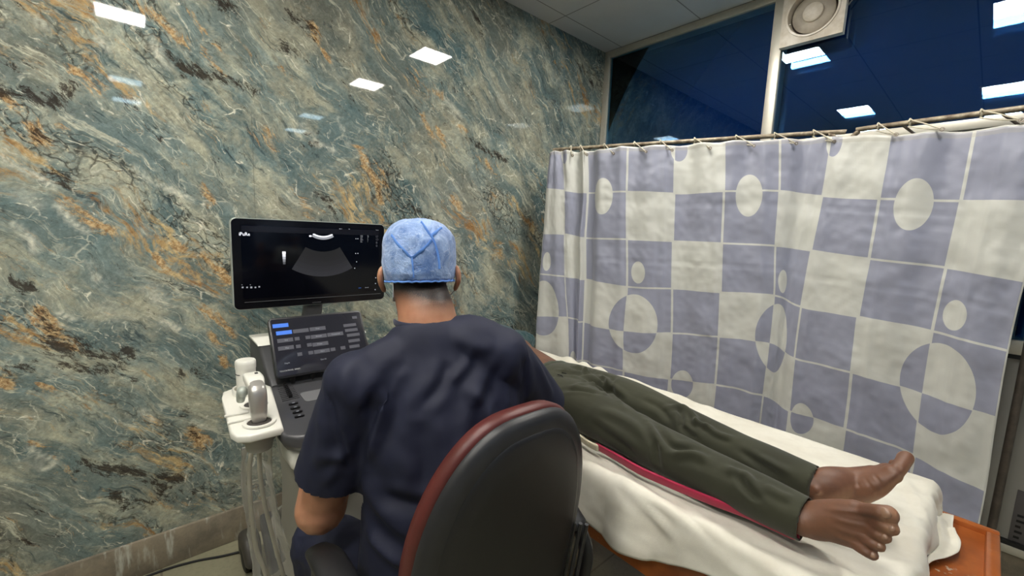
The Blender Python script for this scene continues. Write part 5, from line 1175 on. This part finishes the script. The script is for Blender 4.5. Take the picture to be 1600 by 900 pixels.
for k, (b_, t_) in enumerate(zip(n_base, n_tip)):
    r = (.0180, .0122, .0112, .0108, .0108)[k]; d = (t_-b_).normalized(); q = t_-d*r*.75; nv = (CAM-q).normalized(); nv = (nv*.55+V(0, -.6, .35)); nv = (nv-d*nv.dot(d)).normalized()
    bm = NB(); Mx = Matrix((d, d.cross(nv), nv)).transposed(); ell(bm, q+d*r*.35+nv*r*.93, (r*.60, r*.56, r*.24), Mx, 14); obj('toenail', bm, M_nail, pt)
nv = V(-.6, .2, .7).normalized(); bm = NB(); Mx = Matrix((f_, f_.cross(nv), nv)).transposed(); ell(bm, bt-f_*.012-sn*.0125, (.009, .008, .004), Mx, 14); obj('toenail', bm, M_nail, pt)
bm = NB(); ell(bm, HP+V(-.012, 0, -.006), (.108, .080, .088), seg=30)
for v in list(bm.verts):
    if v.co.x-HP.x > -.005 and v.co.z-HP.z > -.02 or v.co.x-HP.x > .05: bm.verts.remove(v)
obj('hair', bm, M_hair, pt)
# trousers
M_olive = weave('olive_drill_cotton', srgb(54, 55, 37), .85, 1100, .25, srgb(42, 43, 28), vscale=5, sheen=.12)
bm = NB()
loft(bm, [(.885, 1.288, .778), (.95, 1.285, .782), (1.04, 1.278, .784), (1.12, 1.27, .78)], [(.148, .076), (.160, .083), (.166, .084), (.155, .076)], side=(0, 1, 0), seg=36, cap=False)
loft(bm, [(1.02, 1.195, .780), (1.14, 1.178, .782), (1.30, 1.158, .778), (1.46, 1.146, .770), (1.62, 1.136, .767), (1.76, 1.122, .770), (1.868, 1.104, .774)], [(.082, .076), (.090, .082), (.082, .076), (.069, .067), (.063, .062), (.056, .056), (.050, .050)], side=(0, 1, 0), seg=28, n=6, cap=False)
loft(bm, [(1.02, 1.350, .782), (1.14, 1.358, .782), (1.30, 1.352, .782), (1.46, 1.338, .772), (1.62, 1.312, .768), (1.76, 1.286, .776), (1.850, 1.262, .785)], [(.080, .076), (.084, .080), (.077, .074), (.067, .069), (.064, .062), (.056, .056), (.048, .049)], side=(0, 1, 0), seg=28, n=6, cap=False)
ell(bm, (1.10, 1.275, .79), (.09, .07, .075))
me = remeshed(bm, .0055, 3)
bm = NB(); bm.from_mesh(me); kill = []
for f in bm.faces:
    c = f.calc_center_median()
    if c.x > 1.860 and c.y < 1.19 or c.x > 1.842 and c.y >= 1.19 or c.x < .892: kill.append(f)
bmesh.ops.delete(bm, geom=kill, context='FACES'); bm.to_mesh(me); bm.free(); me.update()
wrinkle(me, .0035, 8, (.7, 1.2, 1), 3.3)
folds(me, [
 ([(905, 588), (930, 600), (960, 620), (1000, 648)], .012, -0.0156), ([(900, 605), (940, 610), (975, 640)], .010, 0.0117), ([(880, 612), (910, 612), (935, 618)], .008, -0.0104), ([(935, 590), (950, 600), (945, 618)], .009, 0.0130),
 ([(960, 592), (955, 610), (965, 628)], .008, -0.0091), ([(870, 580), (900, 585), (930, 580)], .007, 0.0091), ([(895, 574), (912, 582), (925, 588)], .009, 0.0130),
 ([(1040, 640), (1068, 640), (1085, 655), (1090, 672)], .008, 0.0117), ([(1060, 640), (1065, 655), (1062, 675)], .007, -0.0104), ([(1080, 660), (1095, 665), (1110, 672)], .007, 0.0091), ([(1065, 668), (1075, 680), (1090, 690)], .007, -0.0091), ([(1100, 665), (1120, 680), (1150, 690)], .008, 0.0078),
 ([(1010, 660), (1028, 690), (1035, 710)], .010, 0.0104), ([(1028, 672), (1050, 700), (1090, 705)], .009, -0.0104), ([(1030, 690), (1025, 715), (1030, 735)], .009, -0.0104), ([(1045, 715), (1080, 712), (1110, 725)], .010, 0.0104),
 ([(1130, 735), (1160, 745), (1180, 765)], .010, 0.0104), ([(1150, 735), (1165, 765), (1190, 790)], .009, -0.0091), ([(1190, 760), (1215, 775), (1240, 785)], .009, 0.0065), ([(930, 640), (980, 660), (1020, 690)], .014, 0.0078),
 ([(920, 660), (960, 690), (1000, 720)], .012, -0.0078), ([(1180, 715), (1210, 730), (1240, 745)], .009, 0.0065), ([(1150, 705), (1190, 730), (1220, 755)], .009, -0.0065), ([(1000, 625), (1030, 640), (1050, 665)], .010, -0.0065)])
tr_ = link_mesh('trousers', me, M_olive, pt); md = tr_.modifiers.new('t', 'SOLIDIFY'); md.thickness = .002
M_olive2 = weave('olive_waistband', srgb(46, 52, 32), .85, 1100, .25)
bm = NB(); ring = []
for i in range(73):
    a = 2*PI*i/72; g = 1+.012*math.sin(a*26); ring.append(V(.893+.004*math.sin(a*11), 1.288+.149*g*math.cos(a), .779+.077*g*math.sin(a)))
loft(bm, ring, [(.016, .004)]*len(ring), side=(1, 0, 0), n=1, seg=8, cap=False); obj('waistband', bm, M_olive2, tr_)
for k in range(3):
    bm = NB(); a = onp(871+k*7, 588-k*3, 2, .858); tube(bm, [a, a+V(.012, -.006, .004), a+V(.022, .004, .0), a+V(.034, -.008, -.004)], .0018, n=4, seg=6); obj('drawstring', bm, M_blk, tr_)
M_red = weave('crimson_side_stripe', srgb(176, 20, 66), .7, 900, .2); M_crm = weave('cream_side_panel', srgb(206, 196, 168), .8, 900, .2)
path = [onp(x, y, 2, .726) for x, y in ((933, 701), (960, 716), (1000, 739), (1040, 757), (1080, 774), (1120, 790), (1160, 805), (1200, 823), (1232, 838), (1246, 844))]
bm = NB(); loft(bm, path, [(.0140, .004), (.0155, .005), (.0160, .005), (.0150, .005), (.0145, .005), (.014, .005), (.0135, .005), (.013, .005), (.012, .005), (.009, .004)], side=(0, -.4, 1), n=5, seg=14, sup=3); obj('side_stripe', bm, M_red, tr_)
bm = NB(); loft(bm, [onp(x, y, 2, .730) for x, y in ((905, 686), (920, 697), (933, 703))], [(.0135, .005)]*3, side=(0, -.4, 1), n=4, seg=14, sup=3); obj('side_panel', bm, M_crm, tr_)
bm = NB(); a, b_ = onp(1216, 808, 2, .775), onp(1229, 825, 2, .755); tube(bm, [a, a.lerp(b_, .5)+V(0, -.003, 0), b_], .0016, n=3, seg=8); obj('zip_pull', bm, M_cas, tr_)
# shirt bunched up over the chest
M_teal = weave('dark_teal_cotton', srgb(26, 66, 70), .85, 900, .3)
bm = NB()
loft(bm, [(.20, 1.40, .81), (.33, 1.39, .81), (.38, 1.38, .812), (.42, 1.375, .81)], [(.12, .075), (.178, .090), (.172, .094), (.160, .090)], side=(0, 1, 0), seg=36)
for k, (x, g) in enumerate(((.455, 0), (.435, .006), (.41, .010))):
    ring = [V(x+.006*math.sin(5*a), 1.37+(.148+g)*math.cos(a), .806+(.080+g)*math.sin(a)) for a in np.linspace(0, 2*PI, 40)]
    loft(bm, ring, [.014]*40, n=1, seg=8, cap=False)
loft(bm, [(.38, 1.25, .80), (.345, 1.14, .778)], [.062, .055]); loft(bm, [(.38, 1.53, .80), (.36, 1.64, .778)], [.062, .055])
me = remeshed(bm, .007, 2); wrinkle(me, .006, 16, (1.4, .8, 1), 2.0); wrinkle(me, .004, 30, (1.4, .6, 1), 6.0, True)
link_mesh('shirt', me, M_teal, pt)

pt.location.z += .007
